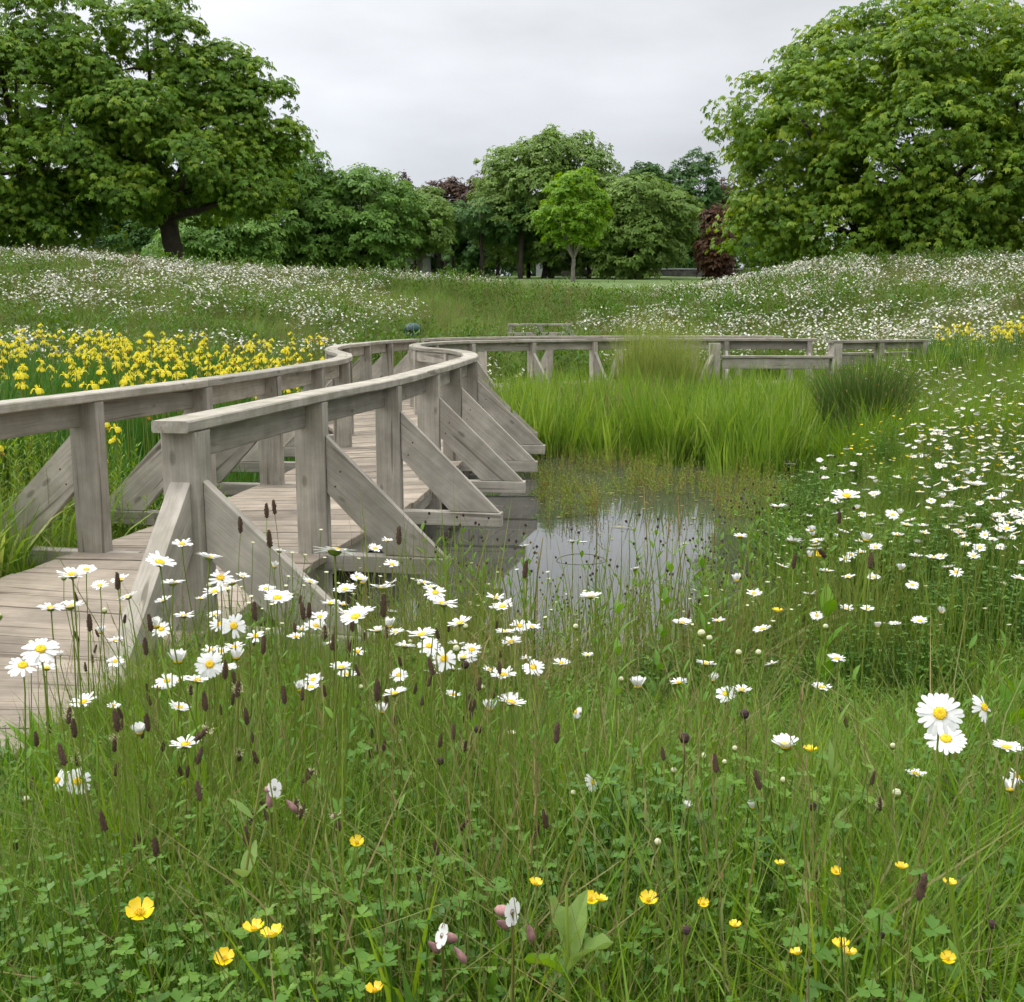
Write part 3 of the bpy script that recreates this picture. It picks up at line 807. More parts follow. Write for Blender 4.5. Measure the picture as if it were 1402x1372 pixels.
def envelope(c, R_, n, seed, k=.42, zsq=.85, pos=.62):
    """lobes spread over an ellipsoid envelope"""
    r = random.Random(seed); out = [(c[0], c[1], c[2], R_[0] * .62, R_[2] * .68)]
    for i in range(n):
        z = 1 - 2 * (i + .5) / n; a = i * 2.39996 + r.uniform(-.4, .4); q = math.sqrt(max(0, 1 - z * z))
        pp = pos * r.uniform(.86, 1.14); rr = k * r.uniform(.78, 1.2)
        out.append((c[0] + R_[0] * pp * q * math.cos(a), c[1] + R_[1] * pp * q * math.sin(a), c[2] + R_[2] * pp * z, R_[0] * rr, R_[2] * rr * zsq))
    return out
def tree(name, label, base, lobes, m, nclump, nleaf, crad, ls, tmpl, seed, trunk_r=.35, fork=.3, bark='bark', group=None, lean=0, zmin=None, droop=.5, nl=10, lmin=0, cat='tree'):
    bx, by = base; z0 = gz(bx, by) - .2
    t = empty(name, (bx, by, z0)); tag(t, label, cat, group)
    r = random.Random(seed); T0 = Matrix.Translation((-bx, -by, -z0))
    ztop = max(l[2] for l in lobes); zf = z0 + (ztop - z0) * fork
    mb = MB()
    n = 6; pts = [(bx + lean * (i / n) ** 2 + r.uniform(-.05, .05), by + r.uniform(-.05, .05), z0 + (zf - z0) * i / n) for i in range(n + 1)]
    tube(mb, pts, [trunk_r * (1.35 - .5 * min(1, i / 2)) * (1 - .12 * i / n) for i in range(n + 1)], 9, 0, .5)
    top = Vector(pts[-1])
    o = mb.build('trunk', [bark], t, True); o.data.transform(T0)
    mb = MB()
    ll = sorted(lobes, key=lambda l: -l[3])[:nl]
    for l in ll:
        e = Vector(l[:3]); mid = top.lerp(e, .5) + Vector((0, 0, -.12 * (e - top).length)) + Vector((r.uniform(-.3, .3), r.uniform(-.3, .3), 0))
        P = []
        for i in range(7):
            u = i / 6; P.append(top * (1 - u) ** 2 + mid * 2 * u * (1 - u) + e * u * u)
        tube(mb, P, [max(.02, trunk_r * .5 * (1 - .85 * i / 6)) for i in range(7)], 6, 0, .5)
        for j in range(5):
            q = P[r.randrange(3, 7)]; d = Vector((r.uniform(-1, 1), r.uniform(-1, 1), r.uniform(-.2, .8))).normalized() * l[3] * .9
            tube(mb, [q, q + d * .5 + Vector((0, 0, .1)), q + d], [trunk_r * .14, trunk_r * .09, .015], 4, 0, .5)
    o = mb.build('limbs', [bark], t, True); o.data.transform(T0)
    me = crown_mesh('crown', lobes, nclump, nleaf, crad, ls, tmpl, m, seed, droop, zmin)
    me.transform(T0); link('crown', me, t)
    return t
G1 = 'big horse chestnut trees at the left edge of the meadow'
lobA = [(-12.9, 47.5, 8.6, 2.7, 2.7), (-14.0, 46, 12.3, 1.5, 1.2), (-12.7, 46.3, 12.1, 1.0, .9), (-12.1, 46.5, 10.6, 1.4, 1.1), (-10.8, 46.5, 9.3, 1.2, 1.0), (-10.2, 47, 7.7, 1.4, 1.1), (-16.0, 45.5, 10.9, 1.7, 1.3), (-14.4, 44.8, 9.0, 1.9, 1.2), (-16.8, 44.8, 7.5, 2.0, 1.2), (-12.3, 45, 7.2, 1.9, 1.0), (-10.6, 46, 6.2, 1.5, .8), (-14.8, 45.2, 6.2, 1.9, .9), (-13.2, 49.6, 7.8, 2.6, 2.4), (-17.6, 46.0, 6.0, 1.8, 1.0), (-9.5, 46.6, 10.0, .8, .55), (-8.9, 47, 8.7, .65, .4), (-11.1, 47, 11.4, .9, .7), (-10.1, 46.8, 10.9, .6, .5), (-8.6, 47, 8.2, .5, .3), (-9.4, 46.8, 6.9, .9, .5), (-9.9, 47, 11.9, .35, .3), (-9.0, 47, 10.4, .35, .3), (-8.3, 47, 8.9, .3, .25), (-13.3, 47, 13.8, .5, .4)]
tree('chestnut_tree', 'spreading chestnut tree with ragged right edge and a dark forked trunk under its crown', (-14.1, 47.5), [(l[0] - .5,) + l[1:] for l in lobA], 'chestnut', 3200, 12, .46, .205, T_PALM, 3, .5, .28, lmin=0, group=None, lean=-.6)
lobB = [(-20.5, 48, 8.6, 4.6, 4.6), (-18.2, 46.5, 12.4, 2.6, 2.2), (-21, 46.5, 13.3, 2.6, 2.2), (-23.8, 46.5, 12.2, 2.6, 2.4), (-19.4, 45, 10.2, 2.5, 2), (-22.4, 44.6, 9.0, 2.6, 2.2), (-20.2, 44.5, 7.0, 2.5, 1.6), (-24.8, 46, 8.2, 2.6, 2.2), (-22.8, 45.2, 5.4, 2.4, 1.4), (-19.0, 45.5, 5.2, 2.0, 1.2), (-25.4, 46, 5.2, 2.4, 1.3), (-18.0, 46.5, 8.4, 2.2, 2.2), (-20.5, 51, 9, 3.6, 3.4)]
tree('chestnut_tree', 'dark dense chestnut tree cut off by the left edge of the photograph', (-20.0, 48), lobB, 'chestnut', 3600, 12, .50, .205, T_PALM, 4, .55, .26, lean=-.5)
lobR = [(15.5, 43.5, 7.2, 4.7, 4.0)] + envelope((15.2, 42.5, 7.2), (6.8, 5.2, 5.2), 34, 6, .33, .85, .74) + [(12.2, 42, 10.6, 1.9, 1.5), (11.0, 42, 9.2, 1.7, 1.5), (14.4, 42, 11.3, 2.0, 1.3), (18.0, 42, 9.8, 2.2, 1.4), (10.6, 41.5, 8.2, 1.6, 1.5), (9.9, 42.0, 5.8, 1.7, 1.4), (9.5, 42, 4.2, 1.5, 1.1), (12, 40.2, 4.4, 2.0, 1.4), (15, 39.8, 4.8, 2.2, 1.5), (18.2, 40.2, 4.6, 2.3, 1.6), (14.4, 39.4, 7.0, 2.0, 1.5), (21, 42, 4.2, 2.2, 1.8)]
tree('chestnut_tree', 'huge bright green chestnut tree sweeping to the ground at the right side of the meadow', (14.6, 43.5), lobR, 'chestnut2', 7200, 12, .47, .19, T_PALM, 8, .6, .2, zmin=2.6)
def ctree(label, x, y, ztop, zbot, rx, m, seed, nclump=700, bark='bark', name='park_tree', ls=.30, n=16, tr=.28, zb2=None, crad=.55, tmpl=None, droop=.6, pos=.64, k=.40, cat='tree'):
    zbot += .7; cz = (ztop + zbot) / 2; rz = (ztop - zbot) / 2
    lobes = envelope((x, y, cz), (rx, rx * .9, rz), n, seed, k, .85, pos)
    return tree(name, label, (x, y), lobes, m, nclump, 14, crad, ls, T_OVAL if tmpl is None else tmpl, seed, tr, .25, bark, droop=droop, cat=cat)
ctree('rounded pale green tree directly right of the dark chestnut, overlapping its crown', -15.2, 72, 12.2, 3.2, 5.0, 'lime', 21, 1100)
ctree('soft green tree with a sloping right side in the middle left tree group', -10.0, 74, 11.2, 3.0, 4.3, 'lime', 22, 1000)
ctree('low pale green tree below the chestnut ragged edge', -17.2, 66, 7.6, 3.0, 3.6, 'lime', 23, 600)
ctree('small round headed light green tree on a pale trunk, left of centre', -6.6, 80, 10.2, 4.6, 2.6, 'olive', 24, 560, bark='bark_pale', ls=.28)
ctree('copper beech top above the soft green tree, leftmost of the dark purple trees', -12.2, 110, 14.6, 6, 3.0, 'copper', 25, 420)
ctree('copper beech behind the round headed tree, middle of the dark purple trees', -6.6, 112, 15.2, 6, 3.2, 'copper', 26, 480)
ctree('copper beech touching the tall central tree, rightmost of the dark purple trees', -3.2, 110, 15.0, 6, 2.8, 'copper', 27, 420)
ctree('dark green tree in the gap left of the tall central tree', -3.6, 95, 10.6, 4, 2.2, 'dgreen', 28, 420)
ctree('tall olive green domed tree at the centre of the skyline', 2.7, 86, 15.2, 4.0, 5.9, 'olive', 29, 1700, tr=.45, n=20)
ctree('broad olive tree drooping low to the right of the tall central tree', 8.8, 81, 11.4, 3.2, 4.2, 'olive', 30, 1100, n=18)
ctree('slim bright yellow green young tree standing before the central tree', 3.85, 70, 10.4, 4.6, 1.95, 'young', 31, 420, name='young_tree', bark='bark_pale', tr=.16, crad=.42, ls=.24, k=.36, pos=.7)
ctree('deep green tree with narrow top right of centre, left one of a pair', 12.3, 104, 15.6, 4, 2.9, 'dgreen', 32, 560)
ctree('deep green tree with narrow top right of centre, right one of a pair', 16.6, 104, 15.9, 4, 3.2, 'dgreen', 33, 640)
ctree('small russet leaved tree beside the huge right hand chestnut', 13.9, 76, 8.5, 3.2, .95, 'russet', 34, 330, name='russet_tree')
ctree('dark purple tree top peeping out behind the huge right hand chestnut', 20.4, 110, 14.2, 6, 2.6, 'copper', 35, 260)
ctree('dark green tree behind the two left chestnuts, seen below their crowns', -24, 78, 10, 3, 5.5, 'dgreen', 36, 700)
ctree('dark green shrubby tree between the two chestnut trunks', -19.5, 70, 6.4, 2.6, 3.0, 'lime', 37, 420)
# dark wood closing the view
r = random.Random(5); lobes = []
for i in range(70):
    x = -62 + i * 1.8 + r.uniform(-.6, .6); z = gz(0, 100) + 2.0 + r.uniform(-.6, 1.8)
    lobes.append((x, 122 + r.uniform(-3, 3), z, 2.4, 2.6))
me = crown_mesh('distant_wood', lobes, 3400, 10, .9, .55, T_OVAL, 'dgreen', 77)
tag(link('distant_wood', me), 'dark far-off wood filling the gaps between the park trunks', 'wood', kind='stuff')
# slim dark trunks among the far trees
me0 = None
for i, (x, y, h, tr) in enumerate([(-8.2, 84, 3.2, .16), (-7.4, 86, 3.4, .13), (-5.6, 85, 3.2, .16), (-4.6, 88, 3.4, .15), (-2.2, 84, 3.6, .17), (-1.1, 86, 3.4, .15), (.6, 83, 3.4, .2), (1.3, 88, 3.6, .16), (5.8, 84, 3.2, .16), (10.2, 86, 3.0, .15), (-10.8, 82, 3.0, .16), (-12.6, 84, 3.0, .16), (11.6, 90, 3.2, .16)]):
    z0 = gz(x, y) - .2; t = empty('slender_tree', (x, y, z0))
    sd_ = ('left of the tall central tree', 'beneath the tall central tree', 'right of the young bright tree')[0 if x < -3 else 1 if x < 3.8 else 2]; nf = 'nearer' if y < 85.5 else 'farther'
    tag(t, '%s slim dark trunk in the shade, %s' % (nf, sd_), 'tree', '%s slim trees %s' % (nf, sd_))
    mb = MB(); r = random.Random(i); tube(mb, [(0, 0, 0), (r.uniform(-.1, .1), 0, h * .5), (r.uniform(-.2, .2), 0, h), (r.uniform(-.5, .5), 0, h + 1.6)], [tr * 1.2, tr, tr * .8, tr * .4], 6); mb.build('trunk', ['bark'], t, True)
    me = crown_mesh('crown', [(0, 0, h + 1.4, 1.5, 1.2), (.6, 0, h + .6, 1.0, .7), (-.7, 0, h + .8, 1.0, .8)], 60, 12, .5, .3, T_OVAL, 'dgreen', 90 + i); link('crown', me, t)

# far house and low wall glimpsed between trunks
M['render'] = plain('grey roughcast wall', (.30, .30, .31), .9, .1, 4)
M['slate'] = plain('slate roof', (.09, .095, .11), .7, .2, 6)
M['glass'] = plain('dark window pane', (.03, .035, .04), .1, .1, 2)
M['frame'] = plain('white window frame', (.6, .6, .58), .6, .05, 5)
M['stone'] = plain('dark stone wall', (.07, .065, .06), .95, .5, 3)
hz = gz(0, 100)
def box(mb, x0, x1, y0, y1, z0, z1, mi=0):
    mb.add([(x0, y0, z0), (x1, y0, z0), (x1, y1, z0), (x0, y1, z0), (x0, y0, z1), (x1, y0, z1), (x1, y1, z1), (x0, y1, z1)],
           [(3, 2, 1, 0), (4, 5, 6, 7), (0, 1, 5, 4), (1, 2, 6, 5), (2, 3, 7, 6), (3, 0, 4, 7)], mi)
for (x, lab) in ((-12.5, 'grey rendered house with slate roof glimpsed between trunks left of centre'), (6.5, 'low grey house behind the trees, glimpsed right of the pale trunk')):
    H = empty('house', (x, 114, hz - .5)); tag(H, lab, 'house')
    mb = MB(); box(mb, -4, 4, 0, 6, 0, 3.0); mb.build('wall', ['render'], H)
    mb = MB(); mb.add([(-4.3, -.3, 2.95), (4.3, -.3, 2.95), (4.3, 6.3, 2.95), (-4.3, 6.3, 2.95), (-4.3, 3, 5), (4.3, 3, 5)], [(0, 1, 5, 4), (2, 3, 4, 5), (1, 2, 5), (3, 0, 4), (3, 2, 1, 0)]); mb.build('roof', ['slate'], H)
    for wx in (-2.6, -.4, 2.0):
        mb = MB(); box(mb, wx, wx + 1.1, -.06, -.003, 1.1, 2.3); f = mb.build('window', ['frame'], H)
        mb = MB(); box(mb, wx + .08, wx + .52, -.075, -.062, 1.18, 2.22); mb.build('pane', ['glass'], f)
        mb = MB(); box(mb, wx + .58, wx + 1.02, -.075, -.062, 1.18, 2.22); mb.build('pane', ['glass'], f)
W = empty('stone_wall', (12, 96, hz - .6)); tag(W, 'low dark boundary wall behind the lawn right of centre', 'wall')
mb = MB(); box(mb, -9, 9, -.2, .2, 0, 1.0); mb.build('wall_body', ['stone'], W)
mb = MB(); box(mb, -9.1, 9.1, -.26, .26, 1.003, 1.1); mb.build('coping', ['render'], W)

# ------------------------------------------------------------------ growth prototypes
def P_grass(n, h, w, rad, bend, mats, seedy=0, seed=0):
    global rnd
    rnd = random.Random(seed); mb = MB()
    for i in range(n):
        a = rnd.uniform(0, 6.283); q = rad * math.sqrt(rnd.random()); hh = h * rnd.uniform(.45, 1.1)
        blade(mb, (q * math.cos(a), q * math.sin(a), -.02), a + rnd.uniform(-1, 1), hh, w * rnd.uniform(.6, 1.3), bend * rnd.uniform(.2, 1.3), 0, None, 3, rnd.uniform(-.6, .6))
    for i in range(seedy):
        a = rnd.uniform(0, 6.283); q = rad * rnd.random(); hh = h * rnd.uniform(1.0, 1.35); lx, ly = rnd.uniform(-.12, .12) * h, rnd.uniform(-.12, .12) * h
        bx, by = q * math.cos(a), q * math.sin(a); k = 1 if len(mats) > 1 else 0
        tube(mb, [(bx, by, 0), (bx + lx * .4, by + ly * .4, hh * .6), (bx + lx, by + ly, hh)], [w * .18, w * .16, w * .1], 3, k, None, False)
        for j in range(7):
            t = .72 + .28 * j / 7; c = (bx + lx * t, by + ly * t, hh * t)
            blade(mb, c, rnd.uniform(0, 6.283), hh * .05, w * .45, .5, k, None, 2)
    return mb.mesh('tuft', mats)
def P_herb(n, h, rad, seed, mat_='herb', ls=.014):
    """stems carrying three-part lobed leaves (buttercup / clover like)"""
    global rnd
    rnd = random.Random(seed); mb = MB()
    for i in range(n):
        a = rnd.uniform(0, 6.283); q = rad * math.sqrt(rnd.random()); hh = h * rnd.uniform(.35, 1.05)
        x, y = q * math.cos(a), q * math.sin(a)
        tx, ty = x + rnd.uniform(-.03, .03), y + rnd.uniform(-.03, .03)
        tube(mb, [(x, y, 0), (tx, ty, hh)], [.0012, .0009], 3, 0, .5, False)
        A = rnd.uniform(0, 6.283); s = ls * rnd.uniform(.6, 1.35); til = rnd.uniform(-.35, .45); av = rnd.random()
        for k in range(3):
            b = A + (k - 1) * 1.75 ; c, d = math.cos(b), math.sin(b); e = til + rnd.uniform(-.2, .2)
            # each leaflet has three rounded lobes
            out = []
            for (u, v) in ((0, 0), (.55, -.55), (.95, -.62), (.98, -.28), (1.35, -.16), (1.35, .16), (.98, .28), (.95, .62), (.55, .55)):
                out.append((tx + (c * u - d * v) * s * math.cos(e), ty + (d * u + c * v) * s * math.cos(e), hh + math.sin(e) * u * s + abs(v) * .25 * s))
            mb.add(out, [(0, 1, 2, 3), (0, 3, 4, 5, 6), (0, 6, 7, 8)], 0, av)
    return mb.mesh('herb', [mat_])
def P_rosette(n, ln, w, seed, m='broad', up=(1.0, 1.45), droop=.7):
    global rnd
    rnd = random.Random(seed); mb = MB()
    for i in range(n):
        leaf(mb, (rnd.uniform(-.015, .015), rnd.uniform(-.015, .015), 0), i * 2.4 + rnd.uniform(-.3, .3), ln * rnd.uniform(.6, 1.1), w * rnd.uniform(.7, 1.2), rnd.uniform(*up), rnd.uniform(.1, droop), 0, None, 5)
    return mb.mesh('rosette', [m])
def P_forb(n, h, ln, w, seed, m='forb', rad=.08, pairs=12, up=.5, lean=.06, top=None, st='stem'):
    """upright stems with leaves all the way up"""
    global rnd
    rnd = random.Random(seed); mb = MB()
    for i in range(n):
        a = rnd.uniform(0, 6.283); q = rad * math.sqrt(rnd.random()); hh = h * rnd.uniform(.6, 1.1)
        x, y = q * math.cos(a), q * math.sin(a); lx, ly = rnd.uniform(-lean, lean), rnd.uniform(-lean, lean)
        tube(mb, [(x, y, -.02), (x + lx * .4, y + ly * .4, hh * .55), (x + lx, y + ly, hh)], [.0028, .0022, .001], 4, 1, None, False)
        for j in range(pairs):
            t = .12 + .88 * j / (pairs - 1); A = j * 2.4 + i; L = ln * (1 - .45 * t) * rnd.uniform(.7, 1.2)
            leaf(mb, (x + lx * t * t, y + ly * t * t, hh * t), A, L, w * rnd.uniform(.8, 1.2) * (1 - .3 * t), up + .5 * t, rnd.uniform(.3, 1.0), 0, None, 3)
        if top:
            for j in range(2):
                b = rnd.uniform(0, 6.283); L = rnd.uniform(.03, .07); c = (x + lx + L * .5 * math.cos(b), y + ly + L * .5 * math.sin(b), hh + L)
                tube(mb, [(x + lx, y + ly, hh), c], [.001, .001], 3, 1, None, False)
                lathe(mb, [(.001, -.004), (.005, 0), (.006, .004), (.003, .008)], 5, 2, c)
    return mb.mesh('forb', [m, st] + ([top] if top else []))
def P_daisy_far(n, h, rad, seed, size=.026, st=True, tl=.38):
    global rnd
    rnd = random.Random(seed); mb = MB()
    for i in range(n):
        a = rnd.uniform(0, 6.283); q = rad * math.sqrt(rnd.random()); hh = h * rnd.uniform(.75, 1.1); x, y = q * math.cos(a), q * math.sin(a)
        if st: tube(mb, [(x * .8, y * .8, 0), (x, y, hh)], [.0022, .0015], 3, 2, None, False)
        tx, ty = rnd.gauss(0, tl), rnd.gauss(0, tl); s = size * rnd.uniform(.75, 1.15); vs = [(x, y, hh + .003)]; K = 9; cup = rnd.uniform(-.1, .35)
        for k in range(K * 2):
            t = math.pi * k / K; r_ = s * (1 if k % 2 == 0 else .66); vs.append((x + r_ * math.cos(t), y + r_ * math.sin(t), hh + r_ * (tx * math.cos(t) + ty * math.sin(t) + cup)))
        mb.add(vs, [(0, 1 + k, 1 + (k + 1) % (2 * K)) for k in range(2 * K)], 0)
        r_ = s * .27; vs = [(x, y, hh + .009)] + [(x + r_ * math.cos(k), y + r_ * math.sin(k), hh + .004 + r_ * (tx * math.cos(k) + ty * math.sin(k) + cup)) for k in [i * 1.0472 for i in range(6)]]
        mb.add(vs, [(0, 1 + k, 1 + (k + 1) % 6) for k in range(6)], 1)
    return mb.mesh('daisies', ['petal', 'disc', 'stem'])

proto_set('grass_short', [P_grass(34, .30, .0036, .08, .85, ['grass'], 0, s) for s in (1, 2, 3, 4)])
proto_set('grass_tall', [P_grass(22, .40, .0045, .08, .6, ['grass', 'seed'], 1, s) for s in (5, 6, 7, 8)])
proto_set('long_grass', [P_grass(12, .52, .0042, .10, 1.0, ['seed' if s % 2 else 'grass'], 0, s) for s in (101, 102, 103, 104)])
proto_set('upright', [P_grass(6, .62, .0042, .09, .12, ['stem'], 0, s) for s in (111, 112, 113)])
proto_set('herb_low', [P_herb(48, h_, .10, s, ls=l_) for s, h_, l_ in ((11, .25, .0075), (12, .30, .0080), (13, .20, .006), (14, .26, .0088), (9, .32, .0066))])
proto_set('rosettes', [P_rosette(8, .26, .028, s) for s in (15, 16, 17)])
proto_set('forbs', [P_forb(3, .46, .058, .011, s, rad=.05, pairs=14) for s in (18, 19, 20)])
proto_set('pond_forbs', [P_forb(3, .62, .085, .021, s, rad=.07, pairs=12, top='knap') for s in (21, 22, 23)])
proto_set('willowherb', [P_forb(6, .85, .10, .013, s, 'willow', .16, 26, .35, .1) for s in (24, 25, 26)])
proto_set('meadow_tuft', [P_grass(54, .46, .013, .26, .6, ['mound', 'seed'], 4, s) for s in (31, 32, 33, 34)])
proto_set('meadow_seed', [P_grass(10, .55, .010, .28, .5, ['mound', 'seed'], 14, s) for s in (38, 39)])
proto_set('weed_tuft', [P_forb(7, .60, .16, .045, s, 'weed', .25, 9, .4, .14) for s in (35, 36, 37)])
proto_set('sedge', [P_grass(14, 1.06, .023, .12, .24, ['reed'], 0, s) for s in (41, 42, 43, 44)])
proto_set('feathery', [P_grass(40, 1.3, .006, .16, .26, ['feather'], 0, s) for s in (45, 46)])
proto_set('iris_leaves', [P_grass(14, .85, .026, .10, .22, ['iris_leaf'], 0, s) for s in (47, 48, 49)])
proto_set('coarse_blades', [P_grass(9, .55, .018, .06, .6, ['reed'], 0, s) for s in (50, 51)])
proto_set('brown_stalks', [P_grass(10, .9, .004, .2, .2, ['brown', 'seed'], 5, s) for s in (52, 53)])
proto_set('emergent', [P_forb(4, .30, .045, .010, s, 'willow', .08, 12, .4, .03, None, 'brown') for s in (54, 55)])
proto_set('daisy_far', [P_daisy_far(9, .54, .34, s, .027) for s in (61, 62, 63, 64)])
proto_set('daisy_one', [P_daisy_far(1, .50, .01, s, .022, tl=.2) for s in range(65, 73)])

def P_flowerlets(mats, seed, n, h, rad, size, petals=5):
    global rnd
    rnd = random.Random(seed); mb = MB()
    for i in range(n):
        a = rnd.uniform(0, 6.283); q = rad * math.sqrt(rnd.random()); hh = h * rnd.uniform(.7, 1.1); x, y = q * math.cos(a), q * math.sin(a)
        tube(mb, [(x * .8, y * .8, 0), (x, y, hh)], [.0016, .0011], 3, 1, None, False)
        for k in range(petals):
            t = k * 6.283 / petals + i; s = size
            mb.add([(x, y, hh), (x + s * math.cos(t - .5), y + s * math.sin(t - .5), hh + s * .5), (x + s * 1.15 * math.cos(t), y + s * 1.15 * math.sin(t), hh + s * .6), (x + s * math.cos(t + .5), y + s * math.sin(t + .5), hh + s * .5)], [(0, 1, 2, 3)], 0)
    return mb.mesh('flowerlets', mats)
proto_set('buttercup_far', [P_flowerlets(['butter', 'stem'], s, 3, .42, .12, .012) for s in (73, 74)])
proto_set('bud_far', [P_flowerlets(['cream', 'stem'], s, 4, .46, .14, .006, 6) for s in (75, 76)])
def P_irisflower(seed, n=1, h=.92, rad=.0, leaves=0):
    """yellow flag: three drooping falls, three small standards, sheath"""
    global rnd
    rnd = random.Random(seed); mb = MB()
    return mb
def iris_bloom(mb, c, s, rz, mi=0):
    for k in range(3):
        a = rz + k * 2.094; cx, sx = math.cos(a), math.sin(a); av = rnd.random()
        rows = [(.0, .014, .0), (.020, .026, .016), (.036, .042, .012), (.048, .044, -.008), (.052, .026, -.026)]
        vs = []
        for (u, w_, z) in rows:
            for q in (-1, 0, 1): vs.append((c[0] + (cx * u - sx * w_ * .5 * q) * s, c[1] + (sx * u + cx * w_ * .5 * q) * s, c[2] + (z - (.006 if q else 0)) * s))
        fs = []
        for i in range(4):
            for q in (0, 1): fs.append((i * 3 + q, i * 3 + q + 1, i * 3 + q + 4, i * 3 + q + 3))
        mb.add(vs, fs, mi, av)
        a += 1.047; cx, sx = math.cos(a), math.sin(a)
        vs = [(c[0], c[1], c[2]), (c[0] + (cx * .014 - sx * .013) * s, c[1] + (sx * .014 + cx * .013) * s, c[2] + .028 * s), (c[0] + cx * .022 * s, c[1] + sx * .022 * s, c[2] + .045 * s), (c[0] + (cx * .016 + sx * .009) * s, c[1] + (sx * .016 - cx * .009) * s, c[2] + .028 * s)]
        mb.add(vs, [(0, 1, 2, 3)], mi, av)
def P_iris_patch(seed, n=3):
    global rnd
    rnd = random.Random(seed); mb = MB()
    for i in range(n):
        x, y, hh = rnd.uniform(-.25, .25), rnd.uniform(-.25, .25), rnd.uniform(.75, 1.0)
        tube(mb, [(x, y, 0), (x, y, hh)], [.005, .004], 3, 1, None, False); iris_bloom(mb, (x, y, hh), .9, rnd.uniform(0, 6))
    return mb.mesh('iris_patch', ['iris', 'stem'])
proto_set('iris_patch', [P_iris_patch(s) for s in (80, 81)])

# ------------------------------------------------------------------ scatter
clump_set('grass_patch', 'grass_short', 9, .24, 5, seed=1)
clump_set('herb_patch', 'herb_low', 7, .22, 5, seed=2)
clump_set('long_patch', 'long_grass', 6, .28, 4, seed=3)
clump_set('tall_patch', 'grass_tall', 8, .30, 5, seed=4)
clump_set('forb_patch', 'forbs', 4, .25, 4, seed=5)
clump_set('sedge_patch', 'sedge', 8, .32, 6, .5, 1.15, seed=6)
clump_set('iris_patch_leaves', 'iris_leaves', 6, .35, 4, seed=7)
rnd = random.Random(99)
SLa = np.array([(p.x, p.y) for p in SL]); SRa = np.array([(p.x, p.y) for p in SR])
def deck_mask(x, y, m=.04):
    xl = np.interp(y, [p[1] for p in PL[:11]], [p[0] for p in PL[:11]]); xr = np.interp(y, [p[1] for p in PR[:11]], [p[0] for p in PR[:11]])
    on = (x > xl - m) & (x < xr + m) & (y < 13)
    on |= (y > 17.6) & (y < 21.2) & (x > -1.6) & (x < 5.4)
    on |= (y >= 13) & (y < 18.5) & (x > -2.45) & (x < -.55)
    return on
def pts_in(n, x0, x1, y0, y1, cond=None, wedge=True, margin=1.0, near_bias=0):
    x = rng.uniform(x0, x1, n)
    y = rng.uniform(y0, y1, n) if not near_bias else y0 + (y1 - y0) * rng.uniform(0, 1, n) ** near_bias
    k = ~deck_mask(x, y)
    if wedge: k &= np.abs(x) < .52 * y + margin
    if cond is not None: k &= cond(x, y)
    x, y = x[k], y[k]; z = ground(x, y)
    return np.stack([x, y, z], 1)
land = lambda m=.0: (lambda x, y: pond_dist(x, y) > m)
def wd(n, y0, y1, **k): return pts_in(n, -.52 * y1 - 1, .52 * y1 + 1, y0, y1, **k)
def S(n, p, lo, hi): return rng.uniform(lo, hi, len(p))
def sc(name, ps, p, lo, hi, label, cat, **k):
    return scatter(name, ps, p, rng.uniform(lo, hi, len(p)), label, cat, **k)

# near bank
low = lambda p: np.where(((p[:, 1] > 2.9) & (p[:, 0] > -.45) & (p[:, 0] < 1.6)) | ((p[:, 1] > 1.9) & (p[:, 0] < -.36 * p[:, 1])), .55, 1.0)
low0 = low
low = lambda p: low0(p) * np.clip(1.0 - (p[:, 1] - 2.3) * .22, .62, 1.0)
lowh = lambda p: np.clip(1.0 - (p[:, 1] - 2.2) * .4, .45, 1.0) * np.where((p[:, 0] < .3) | (p[:, 1] < 3.4), 1, 1.5)
def hs(p, lo, hi): return rng.uniform(lo, hi, len(p)) * low(p)
p = wd(420, .72, 3.7, cond=land(.05)); scatter('long_grass', 'long_patch', p, hs(p, .6, 1.0), 'long arching grass blades leaning over the foreground growth', 'grass', tilt=.25)
p = wd(1300, .72, 3.6, cond=land(.05)); scatter('short_grass', 'grass_patch', p, hs(p, .75, 1.2), 'fine green grass blades filling the near bank', 'grass', tilt=.2)
p = wd(470, .72, 3.9, cond=lambda x, y: (pond_dist(x, y) > .05) & (patch_noise(x, y, 2.2, 7) > np.where(x < 0, .33, .44))); scatter('low_herbs', 'herb_patch', p, rng.uniform(.55, 1.15, len(p)) * lowh(p), 'small lobed buttercup leaves carpeting the foreground', 'ground cover')
p = wd(300, .72, 3.4, cond=lambda x, y: (pond_dist(x, y) > .1) & (patch_noise(x, y, 3, 3) > .35)); scatter('tall_grass', 'tall_patch', p, hs(p, .7, 1.2), 'taller grass with thin seed stalks among the foreground daisies', 'grass', tilt=.16)
p = wd(420, .75, 3.6, cond=lambda x, y: (pond_dist(x, y) > .1) & (x < -.05)); sc('plantain_leaves', 'rosettes', p, .7, 1.25, 'long ribbed plantain leaves standing in the foreground grass', 'plants')
p = wd(160, .9, 3.4, cond=lambda x, y: (pond_dist(x, y) > .1) & (x > -.1)); sc('low_plantain_leaves', 'rosettes', p, .5, .8, 'scattered narrow plantain leaves in the right foreground', 'plants')
p = wd(190, 1.0, 4.2, cond=lambda x, y: (pond_dist(x, y) > .0)); scatter('leafy_stems', 'forb_patch', p, hs(p, .6, 1.1) * np.where(p[:, 1] < 1.7, .7, 1), 'leafy upright wildflower stems on the near bank', 'plants', tilt=.12)
p = wd(620, 1.1, 3.1, cond=lambda x, y: (pond_dist(x, y) > .1) & (x < .15)); scatter('upright_stems', 'upright', p, hs(p, .7, 1.1), 'thin upright green flower stems standing among the left foreground grasses', 'grass', tilt=.07)
